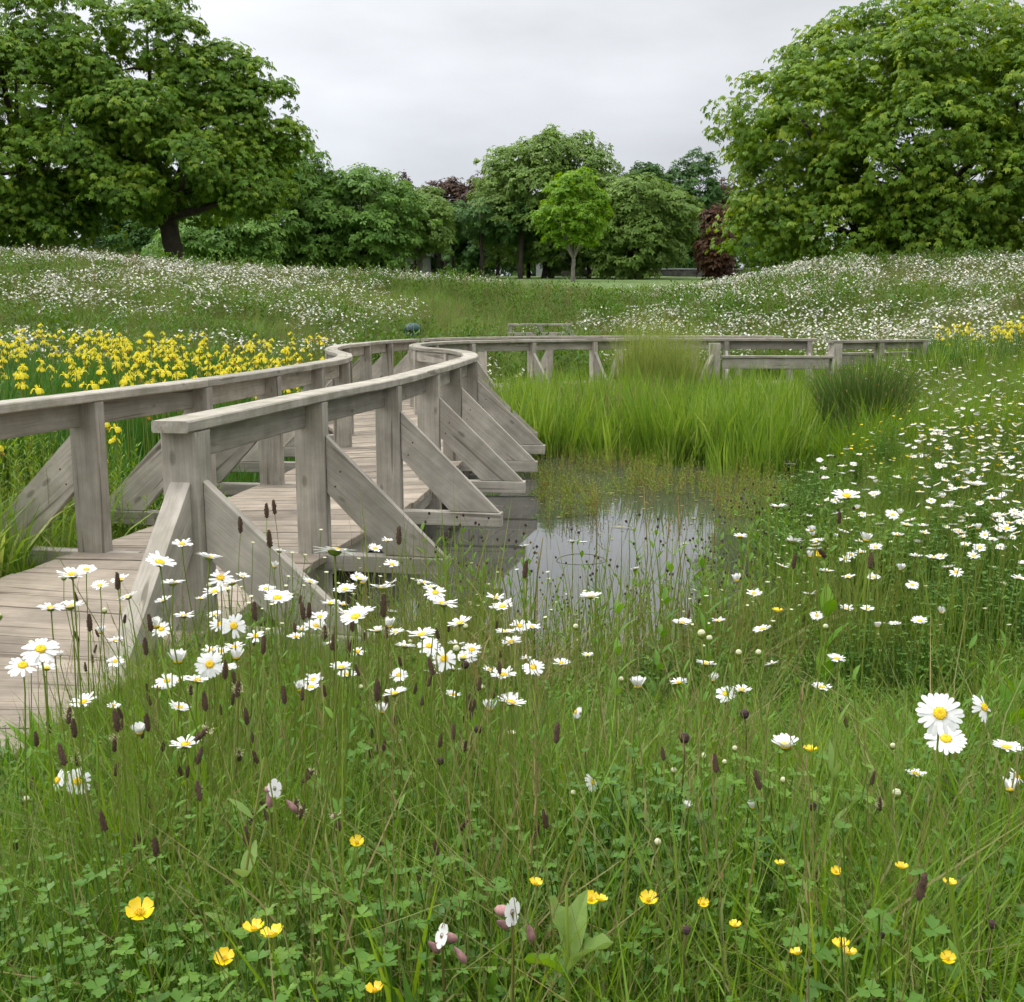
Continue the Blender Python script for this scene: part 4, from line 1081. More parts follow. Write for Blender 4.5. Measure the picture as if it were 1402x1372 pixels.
p = wd(260, 1.1, 3.4, cond=lambda x, y: (pond_dist(x, y) > .1) & (x > .1)); scatter('right_stems', 'upright', p, hs(p, .6, 1.0), 'thin upright green flower stems standing in the right foreground', 'grass', tilt=.08)
p = pts_in(150, -.5, 1.6, 3.3, 4.7, cond=lambda x, y: pond_dist(x, y) > -.15); sc('shore_stems', 'upright', p, .8, 1.35, 'long thin grass stems overlapping the near edge of the pond', 'grass', tilt=.12)
p = pts_in(26, -.5, 1.7, 3.3, 4.7, cond=lambda x, y: pond_dist(x, y) > -.1); sc('shore_long_grass', 'long_patch', p, .8, 1.15, 'arching pale grass overlapping the near edge of the pond', 'grass', tilt=.15)
# mid bank
p = pts_in(1300, -3.2, 8.2, 3.2, 13, cond=lambda x, y: (pond_dist(x, y) > .02) & (x > -1.2), near_bias=1.3); scatter('bank_grass', 'tall_patch', p, hs(p, .6, 1.1) * np.where((p[:, 1] < 5.2) & (p[:, 0] < 1.5), .75, 1), 'mixed green grass on the bank to the right of the pond', 'grass', tilt=.2)
p = pts_in(560, -3.2, 8.2, 3.2, 11, cond=lambda x, y: (pond_dist(x, y) > .05) & (x > -1.2), near_bias=1.3); scatter('bank_herbs', 'herb_patch', p, rng.uniform(.75, 1.4, len(p)) * lowh(p) * np.where(p[:, 0] > 1.2, 1.25, 1), 'low leafy herbs on the bank to the right of the pond', 'ground cover')
p = pts_in(420, -3.2, 8, 3.3, 9, cond=lambda x, y: (pond_dist(x, y) > .0) & (x > -1.1) & (patch_noise(x, y, 1.5, 9) > .4)); scatter('bank_stems', 'forb_patch', p, hs(p, .7, 1.15), 'leafy green stems rising through the right bank grass', 'plants')
p = pts_in(750, 3.0, 14, 10, 21, cond=lambda x, y: pond_dist(x, y) > .05); sc('far_bank_grass', 'tall_patch', p, 1.0, 1.6, 'olive green grass on the far right bank beyond the rush clump', 'grass', tilt=.2)
# near shore of the pond
p = pts_in(170, -.5, 2.2, 3.5, 5.4, cond=lambda x, y: (pond_dist(x, y) > -.12) & (pond_dist(x, y) < .5) & (x > -.4)); sc('shore_plants', 'pond_forbs', p, .6, 1.1, 'tall budding leafy plants along the near edge of the pond', 'plants', tilt=.1)
p = pts_in(520, -.9, 2.6, 3.8, 8.5, cond=lambda x, y: np.abs(pond_dist(x, y)) < .25); scatter('shore_grass', 'grass_tall', p, rng.uniform(.5, .8, len(p)) * np.where(p[:, 1] < 5.2, 1.25, 1), 'thin grass fringing the near pond edge', 'grass', tilt=.2)
p = pts_in(70, -.6, .5, 4.6, 5.4, cond=lambda x, y: np.abs(pond_dist(x, y)) < .35); sc('shore_blades', 'coarse_blades', p, .5, .95, 'upright green blades growing beside the near braces', 'grass')
# left of the boardwalk
p = pts_in(420, -6.5, -2.3, 4.5, 8.0, cond=lambda x, y: x < np.interp(y, [q[1] for q in PL], [q[0] for q in PL]) - .32, margin=1.3); sc('willowherb', 'willowherb', p, .65, 1.0, 'fresh green willowherb crowding behind the left handrail', 'plants', tilt=.1)
p = pts_in(60, -3.6, -2.5, 4.4, 6.6, cond=lambda x, y: x < np.interp(y, [q[1] for q in PL], [q[0] for q in PL]) - .12, margin=1.3); sc('left_blades', 'coarse_blades', p, .8, 1.3, 'bright broad grass blades left of the boardwalk edge', 'grass', tilt=.2)
p = pts_in(700, -6.5, -2.3, 4.0, 8.5, cond=lambda x, y: x < np.interp(y, [q[1] for q in PL], [q[0] for q in PL]) - .08, margin=1.3); sc('left_undergrowth', 'grass_tall', p, .8, 1.4, 'grass undergrowth left of the boardwalk', 'grass', tilt=.2)
lx = lambda y: np.interp(y, [q[1] for q in PL[:14]], [q[0] for q in PL[:14]])
p = pts_in(650, -12, -1.7, 7.2, 17.5, cond=lambda x, y: (x < lx(y) - .4), margin=1.2); sc('iris_foliage', 'iris_patch_leaves', p, .75, 1.02, 'dense dark green sword leaves of the iris bed', 'plants', tilt=.08)
p = pts_in(50, -8.5, -3.0, 6.4, 12, cond=lambda x, y: (x < -.40 * y), margin=1.2); sc('brown_stalks', 'brown_stalks', p, .8, 1.3, 'dry brown dock stalks at the left edge of the iris bed', 'plants', tilt=.1)
# between rails inside the bends, and beneath far reach
p = pts_in(150, -2.8, .6, 12, 20, cond=lambda x, y: ((x > -.3) | (x < -2.7))); p[:, 2] = np.maximum(p[:, 2], -.42); sc('bend_sedge', 'sedge_patch', p, .7, .95, 'bright sedge growing inside the bends of the boardwalk', 'sedge', tilt=.07)
# sedge bed
def sedge_ok(x, y):
    sh = 11.25 + .35 * np.sin(x * 2.1) + .5 * np.sin(x * .9 + 1) - .35 * (x > 2.2)
    return (y > sh) & (x > -.28 + .05 * (y - 11)) & (x < 3.15 + (y - 11) * .32)
p = pts_in(600, -.4, 5.4, 10.4, 17.7, cond=sedge_ok, near_bias=1.1); p[:, 2] = -.44 - .010 * (p[:, 1] - 11); sc('sedge_bed', 'sedge_patch', p, .72, 1.02, 'tall bright green sedge bed standing in the pond', 'sedge', tilt=.07)
p = pts_in(60, .2, 5.2, 12.0, 17.0, cond=sedge_ok); p[:, 2] = -.4; sc('sedge_seedheads', 'meadow_seed', p, 1.0, 1.35, 'brownish seed stalks mixed through the sedge bed', 'sedge', tilt=.08)
p = pts_in(80, 4.9, 7.2, 16.2, 17.4); p[:, 2] = np.maximum(p[:, 2], -.42); sc('platform_sedge', 'sedge', p, .7, .95, 'sedge hiding the foot of the viewing platform', 'sedge')
p = pts_in(80, 2.6, 5.2, 16.2, 17.2, cond=lambda x, y: ~sedge_ok(x, y)); p[:, 2] = np.maximum(p[:, 2], -.42); sc('platform_reeds', 'sedge', p, .7, .95, 'reeds hiding the foot of the bench rail', 'sedge')
p = pts_in(230, -.1, 4.6, 10.9, 15.5, cond=sedge_ok); p[:, 2] = -.36; sc('sedge_front_blades', 'coarse_blades', p, .9, 1.6, 'broader pale bending blades along the front of the sedge bed', 'sedge', tilt=.1)
# emergents and floating leaves on the water
p = pts_in(520, .2, 3.4, 8.3, 11.6, cond=lambda x, y: (pond_dist(x, y) < -.03) & (np.hypot(x - 2.72, y - 10.7) > .45) & (patch_noise(x, y, 2.5, 4) > np.where(y > 9.3, .3, .6))); p[:, 2] = WZ - .06; sc('pond_weed', 'emergent', p, .6, 1.1, 'small reddish stemmed waterside plants rising from the pond', 'pond plants')
p = pts_in(260, 1.2, 4.0, 7.6, 12, cond=lambda x, y: (np.abs(pond_dist(x, y) + .12) < .22) & (np.hypot(x - 2.65, y - 10.3) > .6)); p[:, 2] = np.maximum(p[:, 2], WZ - .05); sc('marsh_edge', 'grass_short', p, .7, 1.1, 'short marsh grass where the right bank meets the pond', 'grass')
mb = MB()
rr_ = random.Random(8)
for i in range(900):
    x, y = rr_.uniform(.1, 3.2), rr_.uniform(7.4, 11.3)
    if float(pond_dist(x, y)) > -.05 or rr_.random() > (y - 7.2) / 3 + .12 * (x > 1.3): continue
    s = rr_.uniform(.008, .022); a = rr_.uniform(0, 6.283); e = rr_.uniform(.4, 1)
    mb.add([(x + s * math.cos(a + k * 1.2566) * (1 if k % 2 else e), y + s * math.sin(a + k * 1.2566) * e, WZ + .004 + rr_.uniform(0, .003)) for k in range(5)], [(0, 1, 2, 3, 4)], 0, rr_.random())
M['scum'] = leaf_mat('floating leaf fragments', [(.08, .10, .04), (.16, .19, .08), (.28, .28, .20)], .1, .4, 0)
tag(mb.build('floating_leaves', ['scum']), 'tiny floating leaves and scum on the pond surface', 'pond weed', kind='stuff')
# left and right mound
mc = lambda x, y: (y > np.interp(x, [-12, -6, -2, 3, 7, 14], [15.5, 17, 21.5, 21.8, 20, 18]))
p = pts_in(15000, -24, 24, 15.5, 42, cond=mc, margin=3, near_bias=1.15); sc('meadow_growth', 'meadow_tuft', p, .75, 1.25, 'tall tangled meadow grass covering the bank beyond the pond', 'meadow', tilt=.15)
p = pts_in(3600, -22, 22, 18, 39, cond=lambda x, y: mc(x, y) & (patch_noise(x, y, .8, 12) > np.where(np.abs(x - 1.5) < 4, .35, .62)), margin=3); sc('leafy_weeds', 'weed_tuft', p, .8, 1.4, 'darker leafy weeds in clumps on the bank beyond the boardwalk', 'weeds', tilt=.15)
p = pts_in(2600, -24, 24, 16, 41, cond=lambda x, y: mc(x, y) & (patch_noise(x, y, .6, 51) > .45), margin=3); sc('meadow_seedheads', 'meadow_seed', p, .7, 1.2, 'tan seeding grass stalks hazing the bank beyond the pond', 'meadow', tilt=.15)
# lawn edge tufts at crest
# daisies far away
def dn(x, y):
    s = patch_noise(x, y, .5, 21); q = patch_noise(x, y, 1.6, 22)
    right = (x > 5.0 + (y - 30) * .02) & (y > 20)
    left = x < -3.0
    th = np.where(right, .42, np.where(left, .40, .49))
    return s * .6 + q * .4 > th
p = pts_in(13000, -24, 24, 17.5, 41, cond=lambda x, y: mc(x, y) & dn(x, y) & (patch_noise(x, y, 2.6, 23) > .3), margin=3, near_bias=.8); sc('distant_daisies', 'daisy_far', p, .85, 1.15, 'drifts of small white ox-eye daisies on the bank beyond the pond', 'daisies')
p = pts_in(3600, 3.0, 24, 21, 40, cond=lambda x, y: (patch_noise(x, y, .9, 31) > .42) & (patch_noise(x, y, 2.6, 33) > .35) & (x > .18 * y), margin=3); sc('bright_daisy_drift', 'daisy_far', p, .9, 1.2, 'dense white daisy drifts on the right hand bank below the huge chestnut', 'daisies')
p = pts_in(6500, 4.2, 13, 7.5, 21, cond=lambda x, y: (patch_noise(x, y, 3.0, 43) > .3) & (pond_dist(x, y) > .4) & (x > 3.9 + .10 * (y - 9)) & (patch_noise(x, y, 1.3, 41) > .33), near_bias=1.0); sc('bank_daisies', 'daisy_one', p, .85, 1.2, 'thick drift of white daisies on the right bank beside the rush clump', 'daisies')
p = pts_in(420, 6, 9.8, 16.4, 20.4, cond=lambda x, y: (x > .375 * y) & (patch_noise(x, y, 2.5, 77) > .45)); p = p[:36]; sc('far_iris', 'iris_patch', p, .75, .92, 'strip of yellow irises beyond the viewing platform at the right', 'irises')
p = pts_in(190, 6, 12, 16.5, 20.5, cond=lambda x, y: x > .37 * y); sc('far_iris_foliage', 'iris_patch_leaves', p, .7, .9, 'green iris leaves beyond the viewing platform at the right', 'plants')
p = pts_in(2100, 1.4, 5.5, 4.4, 9.6, cond=lambda x, y: (x > .34 * y) & (x > .2 + .36 * y - .2 * patch_noise(x, y, 1.2, 61)) & (patch_noise(x, y, 2.2, 62) > .35)); sc('slope_daisies', 'daisy_one', p, .8, 1.15, 'small daisies thickening up the right bank slope', 'daisies')
p = pts_in(300, 2.5, 7, 5.0, 12, cond=land(.3)); sc('far_buttercups', 'buttercup_far', p, .8, 1.1, 'tiny yellow buttercups dotted over the right bank', 'buttercups')
p = pts_in(300, -1, 7, 3, 8, cond=land(.1)); sc('far_buds', 'bud_far', p, .8, 1.2, 'pale daisy buds dotted through the bank grass', 'daisy buds')
p = pts_in(95, -9.5, -2.4, 13.5, 18.5, cond=lambda x, y: x < lx(np.minimum(y, 16)) - .3); sc('iris_drift', 'iris_patch', p, .8, 1.0, 'far part of the yellow iris drift', 'irises')
# trimmed grass of the lawn
p = pts_in(1500, -2, 10, 42, 48, wedge=False); sc('lawn_grass', 'grass_short', p, .4, .7, 'short mown lawn grass seen through the dip in the bank', 'lawn')

# soft rush clump and feathery clump: single plants
def one_mesh(name, me, loc, label, cat, s=1, group=None):
    o = link(name, me); o.location = loc; o.scale = (s, s, s); tag(o, label, cat, group); return o
rnd = random.Random(17)
def rush(n, h, rad, spread, seed, mats, w=.004):
    global rnd
    rnd = random.Random(seed); mb = MB()
    for i in range(n):
        a = rnd.uniform(0, 6.283); q = rad * math.sqrt(rnd.random()); hh = h * rnd.uniform(.6, 1.08)
        b = a + rnd.uniform(-.5, .5); o = spread * (q / rad) * rnd.uniform(.5, 1.2) * hh
        x, y = q * math.cos(a) * .6, q * math.sin(a) * .6; c, s_ = math.cos(b), math.sin(b)
        tube(mb, [(x, y, -.03), (x + c * o * .35, y + s_ * o * .35, hh * .55), (x + c * o, y + s_ * o, hh * (1 - .12 * q / rad))], [w * .5, w * .45, w * .15], 3, 0, None, False)
        if i % 14 == 0 and len(mats) > 1:
            t = .88; cc = (x + c * o * .85, y + s_ * o * .85, hh * .86); lathe(mb, [(.001, -.01), (.008, 0), (.007, .012), (.001, .02)], 4, 1, cc)
    return mb.mesh('rush', mats)
one_mesh('rush_clump', rush(1500, 1.05, .55, .42, 5, ['rush', 'brown'], .0065), (3.72, 11.6, -.26), 'large dark green soft rush clump at the right end of the sedge bed', 'rush clump')
one_mesh('rush_clump', rush(520, .8, .28, .5, 6, ['rush', 'brown'], .008), (6.2, 11.6, gz(6.2, 11.6)), 'smaller rush clump half hidden by white daisies on the right bank', 'rush clump')
for x, y in ((1.95, 16.9), (2.35, 17.0), (2.15, 17.3)):
    pass
p = pts_in(60, 1.75, 2.75, 16.6, 17.4); p[:, 2] = np.maximum(p[:, 2], -.42); sc('feathery_grass', 'feathery', p, 1.2, 1.5, 'tall feathery grass clump rising in front of the handrail', 'grass', tilt=.06)
DAISY=[ (-0.80,2.60,0.70,0,1.00),(-0.58,2.05,0.79,0,1.00),(-0.56,1.70,0.86,0,1.00),(-0.69,2.17,0.71,0,1.00),(-0.56,2.05,0.75,1,1.00),(-0.64,2.29,0.66,0,1.00),(-0.57,2.17,0.62,2,1.00),(-0.41,1.86,0.76,0,1.00),(-0.22,1.33,0.96,0,1.02),(-0.70,1.70,0.84,0,1.00),(-0.89,2.05,0.69,0,1.00),(-0.81,1.95,0.72,0,1.00),(-0.67,1.50,0.78,1,1.00),(-0.79,1.70,0.69,1,1.00),(-1.08,2.44,0.44,0,1.00),(-0.88,2.44,0.61,0,1.00),(-0.82,2.44,0.54,3,1.00),(-0.88,2.79,0.29,0,1.00),(-0.56,1.95,0.61,2,1.00),(-0.84,2.05,0.50,0,1.00),(-0.98,2.57,0.30,0,0.72),(-0.92,2.73,0.29,0,0.77),(-1.27,3.27,0.28,3,0.92),(-1.29,3.01,0.29,3,0.58),(-0.88,2.00,0.36,4,0.92),(-0.82,1.95,0.38,2,1.00),(-0.25,2.05,0.73,0,1.00),(-0.35,2.23,0.68,0,1.00),(-0.23,1.56,0.81,0,1.00),(-0.32,2.29,0.62,0,1.00),(-0.12,1.86,0.75,0,1.00),(-0.10,2.05,0.66,0,1.00),(-0.02,2.17,0.66,0,1.00),(0.02,2.79,0.44,1,1.00),(-0.15,1.77,0.72,0,1.00),(-0.18,2.29,0.54,1,1.00),(-0.14,2.17,0.55,2,1.00),(-0.16,2.88,0.29,0,0.96),(-0.57,2.79,0.41,0,1.00),(-0.33,3.00,0.36,0,1.00),(-0.05,2.36,0.37,3,1.00),(0.00,2.60,0.31,1,0.87),(-0.22,2.88,0.28,0,0.96),(-0.15,2.65,0.30,0,0.85),(0.04,3.01,0.28,0,0.69),(-0.00,2.27,0.35,0,0.44),(0.17,2.29,0.65,0,1.00),(0.26,2.17,0.49,3,1.00),(0.45,2.44,0.45,0,1.00),(0.54,2.82,0.28,3,0.87),(0.53,2.60,0.32,1,1.00),(0.57,2.60,0.33,0,1.00),(0.66,2.79,0.43,0,1.00),(0.41,1.56,0.61,3,1.00),(0.50,1.22,0.79,2,1.00),(0.58,1.39,0.69,1,1.00),(0.84,1.86,0.56,4,1.00),(0.81,1.70,0.55,0,1.00),(0.73,1.87,0.43,0,0.82),(0.85,1.76,0.45,3,0.90),(0.92,1.88,0.42,4,0.72),(0.39,1.67,0.46,3,0.51),(0.28,1.65,0.47,3,0.47),(0.14,1.79,0.45,4,0.64),(0.15,2.45,0.33,4,0.63),(0.86,2.79,0.35,0,1.00),(0.22,3.07,0.27,0,0.71),(0.92,2.79,0.67,3,1.00),(0.95,3.07,0.74,0,1.57),(0.64,2.44,0.74,0,1.00),(1.01,3.55,0.51,0,1.00),(0.77,3.12,0.70,0,1.00),(1.40,3.28,0.74,0,1.43),(1.15,3.33,0.28,3,0.77),(1.43,3.53,0.27,3,0.91),(1.85,5.57,0.42,0,1.00),(1.31,4.33,0.46,0,1.00),(1.62,4.88,0.35,0,1.00),(1.67,4.88,0.31,0,1.00),(1.41,4.33,0.30,0,1.00),(1.28,3.25,0.52,0,1.00),(1.47,3.90,0.38,0,1.00),(1.58,3.55,0.65,0,1.00),(1.76,3.90,0.53,0,1.00),(1.38,3.00,0.66,0,1.00),(1.42,3.90,0.33,3,1.00),(1.45,3.55,0.42,0,1.00),(1.32,3.90,0.30,0,1.00) ]
PLANT=[ (-0.72,2.85,0.68,2.5),(-0.71,3.12,0.67,2.1),(-0.70,3.18,0.67,2.1),(-0.58,2.57,0.70,1.5),(-0.27,2.56,0.71,1.7),(-0.64,1.73,0.81,1.0),(-0.42,1.73,0.76,1.0),(-0.36,1.88,0.72,1.0),(-0.16,1.32,0.88,1.0),(-0.38,1.61,0.74,1.0),(-0.34,1.73,0.76,1.0),(-0.44,1.50,0.69,1.0),(-0.50,1.32,0.73,1.0),(-0.59,1.73,0.74,1.0),(-0.63,1.50,0.65,1.0),(-0.69,1.73,0.74,1.0),(-0.60,1.73,0.70,1.0),(-0.44,1.61,0.70,1.0),(-0.44,1.73,0.58,1.0),(-0.35,1.61,0.66,1.0),(-0.17,1.32,0.77,1.0),(-0.26,1.73,0.74,1.0),(-0.49,1.61,0.60,1.0),(-0.72,1.88,0.47,1.0),(-0.69,2.05,0.40,1.0),(-0.86,1.88,0.48,1.0),(-1.05,2.25,0.23,1.0),(-0.66,1.88,0.36,1.0),(-0.59,1.61,0.39,1.0),(-0.46,1.32,0.56,1.0),(-0.65,2.00,0.27,1.0),(-0.54,2.05,0.38,1.0),(-0.38,1.88,0.41,1.0),(-0.44,1.88,0.36,1.0),(-0.27,1.61,0.45,1.0),(-0.36,1.73,0.41,1.0),(-0.91,1.87,0.28,1.0),(-0.79,1.95,0.27,0.9),(-0.58,1.44,0.35,0.8),(-0.52,1.34,0.37,0.7),(-0.64,1.67,0.32,0.8),(-0.48,1.88,0.33,1.0),(-0.64,2.16,0.25,1.0),(-0.16,1.36,0.36,0.9),(-0.22,1.88,0.32,1.0),(-0.09,1.73,0.39,1.0),(-0.15,1.63,0.34,0.9),(-0.11,1.74,0.33,0.9),(-0.08,1.74,0.33,0.9),(-0.30,1.54,0.35,0.8),(-0.26,1.53,0.35,0.9),(0.04,1.73,0.38,1.0),(0.05,1.50,0.51,1.0),(0.25,2.00,0.28,1.0),(0.41,1.02,0.67,1.0),(0.02,1.73,0.83,1.0),(0.55,1.88,0.83,1.0),(0.63,1.88,0.81,1.0),(0.92,3.03,0.67,1.3),(0.54,2.05,0.77,1.0) ]
BUTTER=[ (-0.39,1.06,0.63,1.0),(-0.31,1.21,0.52,0.9),(-0.28,1.18,0.53,1.0),(-0.33,1.15,0.52,0.8),(-0.15,1.09,0.52,0.7),(0.03,1.30,0.53,0.6),(0.10,1.28,0.52,0.7),(0.11,1.26,0.53,0.6),(0.17,1.26,0.53,0.8),(0.24,1.27,0.52,0.5),(0.38,1.16,0.53,0.7),(0.39,1.16,0.52,0.6),(0.50,1.15,0.52,0.6),(0.52,1.36,0.52,0.6),(0.56,1.30,0.53,0.6),(0.43,1.35,0.52,0.5),(0.33,1.16,0.52,0.6),(0.36,1.37,0.52,0.5),(-0.22,1.45,0.51,0.7),(0.27,1.22,0.52,0.5),(0.56,1.95,0.44,0.9),(1.07,3.73,0.42,1.2),(0.75,3.00,0.42,1.0) ]
KNAP=[ (0.28,1.69,0.57,1.0),(0.43,1.93,0.52,1.0),(0.47,1.61,0.49,0.8),(0.59,1.24,0.51,0.6),(0.44,1.20,0.52,0.5),(-0.13,1.88,0.45,0.8),(-0.10,2.25,0.51,1.0),(-0.07,2.16,0.40,1.0),(-0.38,2.25,0.55,1.0),(0.21,1.21,0.52,0.6) ]
CAMP=[ (-0.32,1.39,0.62,1.0),(-0.08,1.15,0.55,1.0),(0.00,1.08,0.62,1.0) ]
BUD=[ (0.35,1.90,0.45,0.9),(0.38,1.85,0.46,0.7),(0.21,1.47,0.50,0.8),(0.56,1.50,0.56,1.0),(0.74,2.02,0.42,0.9),(-1.14,2.50,0.48,1.0),(-1.05,2.50,0.64,1.0),(-0.96,2.50,0.56,1.0),(-0.71,2.50,0.62,1.0),(-0.91,1.88,0.72,1.0),(-0.36,2.50,0.37,1.0),(-0.22,2.04,0.42,0.8),(0.42,1.96,0.44,0.8),(0.30,1.67,0.75,1.0),(0.40,2.14,0.60,1.0),(0.46,2.14,0.57,1.0),(0.50,2.14,0.57,1.0),(0.26,2.50,0.39,1.0),(0.15,2.50,0.52,1.0),(0.43,1.72,0.47,0.8),(-0.10,1.88,0.66,1.0),(-0.83,1.76,0.43,0.9),(-0.26,3.00,0.50,1.0),(-0.11,2.50,0.52,1.0),(-0.07,2.50,0.37,1.0),(-0.29,3.00,0.33,1.0),(0.74,2.50,0.52,1.0),(0.28,1.79,0.47,0.8),(0.10,1.70,0.47,0.7),(0.46,1.75,0.47,0.8) ]

# ------------------------------------------------------------------ individual flowers
def petal_vs(a, cup, size, w, droop, jit, z0=0):
    c, s_ = math.cos(a), math.sin(a); r0 = .2 * size
    rows = [(r0, .55), (size * .55, 1.0), (size * .9, .92), (size, .35)]; vs = []
    x0 = 0
    for u, ww in rows:
        t = (u - r0) / (size - r0); z = z0 + math.sin(cup) * (u - r0) - droop * t * t * size; h = r0 + (u - r0) * math.cos(cup)
        hw = w * .5 * ww
        vs += [(c * h - s_ * hw, s_ * h + c * hw, z), (c * h + s_ * hw, s_ * h - c * hw, z)]
    return vs, [(0, 1, 3, 2), (2, 3, 5, 4), (4, 5, 7, 6)]
HEAD = {}
def head_meshes(kind, var):
    """ray petals / disc / bracts for a daisy head, +Z facing; kinds: 0 flat, 1-2 open, 3 half-open cup, 4 reflexed"""
    k = (kind, var)
    if k in HEAD: return HEAD[k]
    global rnd
    rnd = random.Random(500 + kind * 17 + var)
    mb = MB(); n = rnd.randint(19, 24); sz = .027
    for i in range(n):
        if rnd.random() < (.04, .16, .05, .1, .3)[var]: continue
        cup = {0: .40, 1: .16, 2: .02, 3: 1.05, 4: -.25}[kind] + rnd.uniform(-.16, .16)
        vs, fs = petal_vs(6.283 * i / n + rnd.uniform(-.07, .07), cup, sz * rnd.uniform(.86, 1.06), .0062 * rnd.uniform(.85, 1.15), rnd.uniform(0, .22) if kind != 3 else -.05, 0, rnd.uniform(-.0006, .0006))
        mb.add(vs, fs, 0)
    pm = mb.mesh('petals', ['petal'])
    mb = MB(); r0 = .0075
    lathe(mb, [(r0, -.001), (r0 * 1.02, .0012), (r0 * .85, .0032), (r0 * .5, .0042), (r0 * .2, .0036), (.0002, .0032)], 12)
    for i in range(46):
        q = r0 * math.sqrt((i + .5) / 46); t = i * 2.39996; h = .0034 if q < r0 * .6 else .0026
        lathe(mb, [(.0008, h - .001), (.0008, h + .0006), (.0001, h + .0011)], 4, 0, (q * math.cos(t), q * math.sin(t), 0))
    dm = mb.mesh('disc', ['disc'])
    mb = MB(); lathe(mb, [(.0012, -.006), (.0065, -.0045), (.0088, -.001), (.0086, .0)], 10)
    bm = mb.mesh('bracts', ['stem'])
    HEAD[k] = (pm, dm, bm); return HEAD[k]
def stem_mesh(h, lx, ly, seed, m='stem', r_=.0016, leaves=5, lm='forb'):
    global rnd
    rnd = random.Random(seed); mb = MB()
    P = [(lx * (1 - t) ** 1.6, ly * (1 - t) ** 1.6, -h * (1 - t)) for t in (0, .25, .5, .75, .93, 1)]
    P = [(a + rnd.uniform(-.004, .004) * (i not in (0, 5)), b + rnd.uniform(-.004, .004) * (i not in (0, 5)), c) for i, (a, b, c) in enumerate(P)]
    tube(mb, P, [r_ * 1.25, r_ * 1.1, r_, r_ * .9, r_ * .85, r_ * .95], 5, 0)
    for j in range(leaves):
        t = .08 + .16 * j + rnd.uniform(-.05, .05); leaf(mb, (lx * (1 - t) ** 1.6, ly * (1 - t) ** 1.6, -h * (1 - t)), rnd.uniform(0, 6.283), .045 * (1.2 - t), .008, .8, .5, 1, None, 3)
    return mb.mesh('stem', [m, lm], True)
def flower(name, label, cat, group, pos, rot, s, parts, stem=True, smo=None, seed=0, **sk):
    x, y, z = pos
    e = empty(name, (x, y, z)); tag(e, label, cat, group)
    for nm, me in parts:
        o = link(nm, me, e); o.rotation_euler = rot; o.scale = (s, s, s)
    if stem:
        h = z - gz(x, y) + .02
        rr = random.Random(seed); lx, ly = rr.uniform(-.22, .22) * h, rr.uniform(-.12, .2) * h
        link('stem', stem_mesh(h, lx, ly, seed, **sk), e)
    return e
def face_rot(kind, x, y, seed):
    rr = random.Random(seed)
    az = math.atan2(-x, -y)                       # towards the viewer side of the meadow
    a = rr.uniform(0, 6.283)
    til = {0: rr.uniform(-.35, .35), 1: .45, 2: 1.0, 3: rr.uniform(.0, .2), 4: 1.0}[kind]
    dr = math.atan2(y, x) + math.pi if kind in (1, 2) else (a if kind in (0, 3) else math.atan2(y, x) + math.pi + rr.choice((-1.2, 1.2)))
    n = Vector((math.sin(til) * math.cos(dr), math.sin(til) * math.sin(dr), math.cos(til)))
    q = n.to_track_quat('Z', 'Y'); q = q @ Matrix.Rotation(a, 3, 'Z').to_quaternion()
    return q.to_euler()
GD = 'white ox-eye daisies in the foreground meadow'
names = {54: 'largest ox-eye daisy at right, facing the camera with full yellow centre', 55: 'open ox-eye daisy just below the largest daisy at right', 56: 'ox-eye daisy turned side-on right of the largest daisy',
 57: 'ox-eye daisy with raised petals at the right edge below the side-on daisy', 53: 'wide cup shaped ox-eye daisy alone on a long stem right of centre', 47: 'ox-eye daisy with upswept petals right of the pond foot, alone on a long green stem',
 58: 'ox-eye daisy with few raised petals below the largest daisies', 8: 'large flat ox-eye daisy in front of the second brace', 22: 'half closed ox-eye daisy bud against the deck boards', 12: 'upper large tilted daisy over the deck at the left edge', 13: 'lower large tilted daisy over the deck at the left edge',
 9: 'flat daisy seen edge-on against the deck boards near the left edge', 18: 'daisy facing forward in front of the end brace foot', 6: 'daisy facing forward just left of the end brace lower edge', 46: 'white daisy standing against the grey pond water', 61: 'small half open daisy, right one of the low pair below centre right', 62: 'small half open daisy, left one of the low pair below centre right',
 63: 'drooping side-on daisy near the centre of the foreground', 40: 'cup shaped daisy at the centre of the foreground', 70: 'daisy standing alone before the wet right shore', 71: 'wide flat daisy at the upper right among the bank daisies', 24: 'wilting daisy with hanging petals at the lower left', 25: 'tattered daisy beside the wilting one at the lower left', 28: 'broad daisy right of the end brace, in front of its foot'}
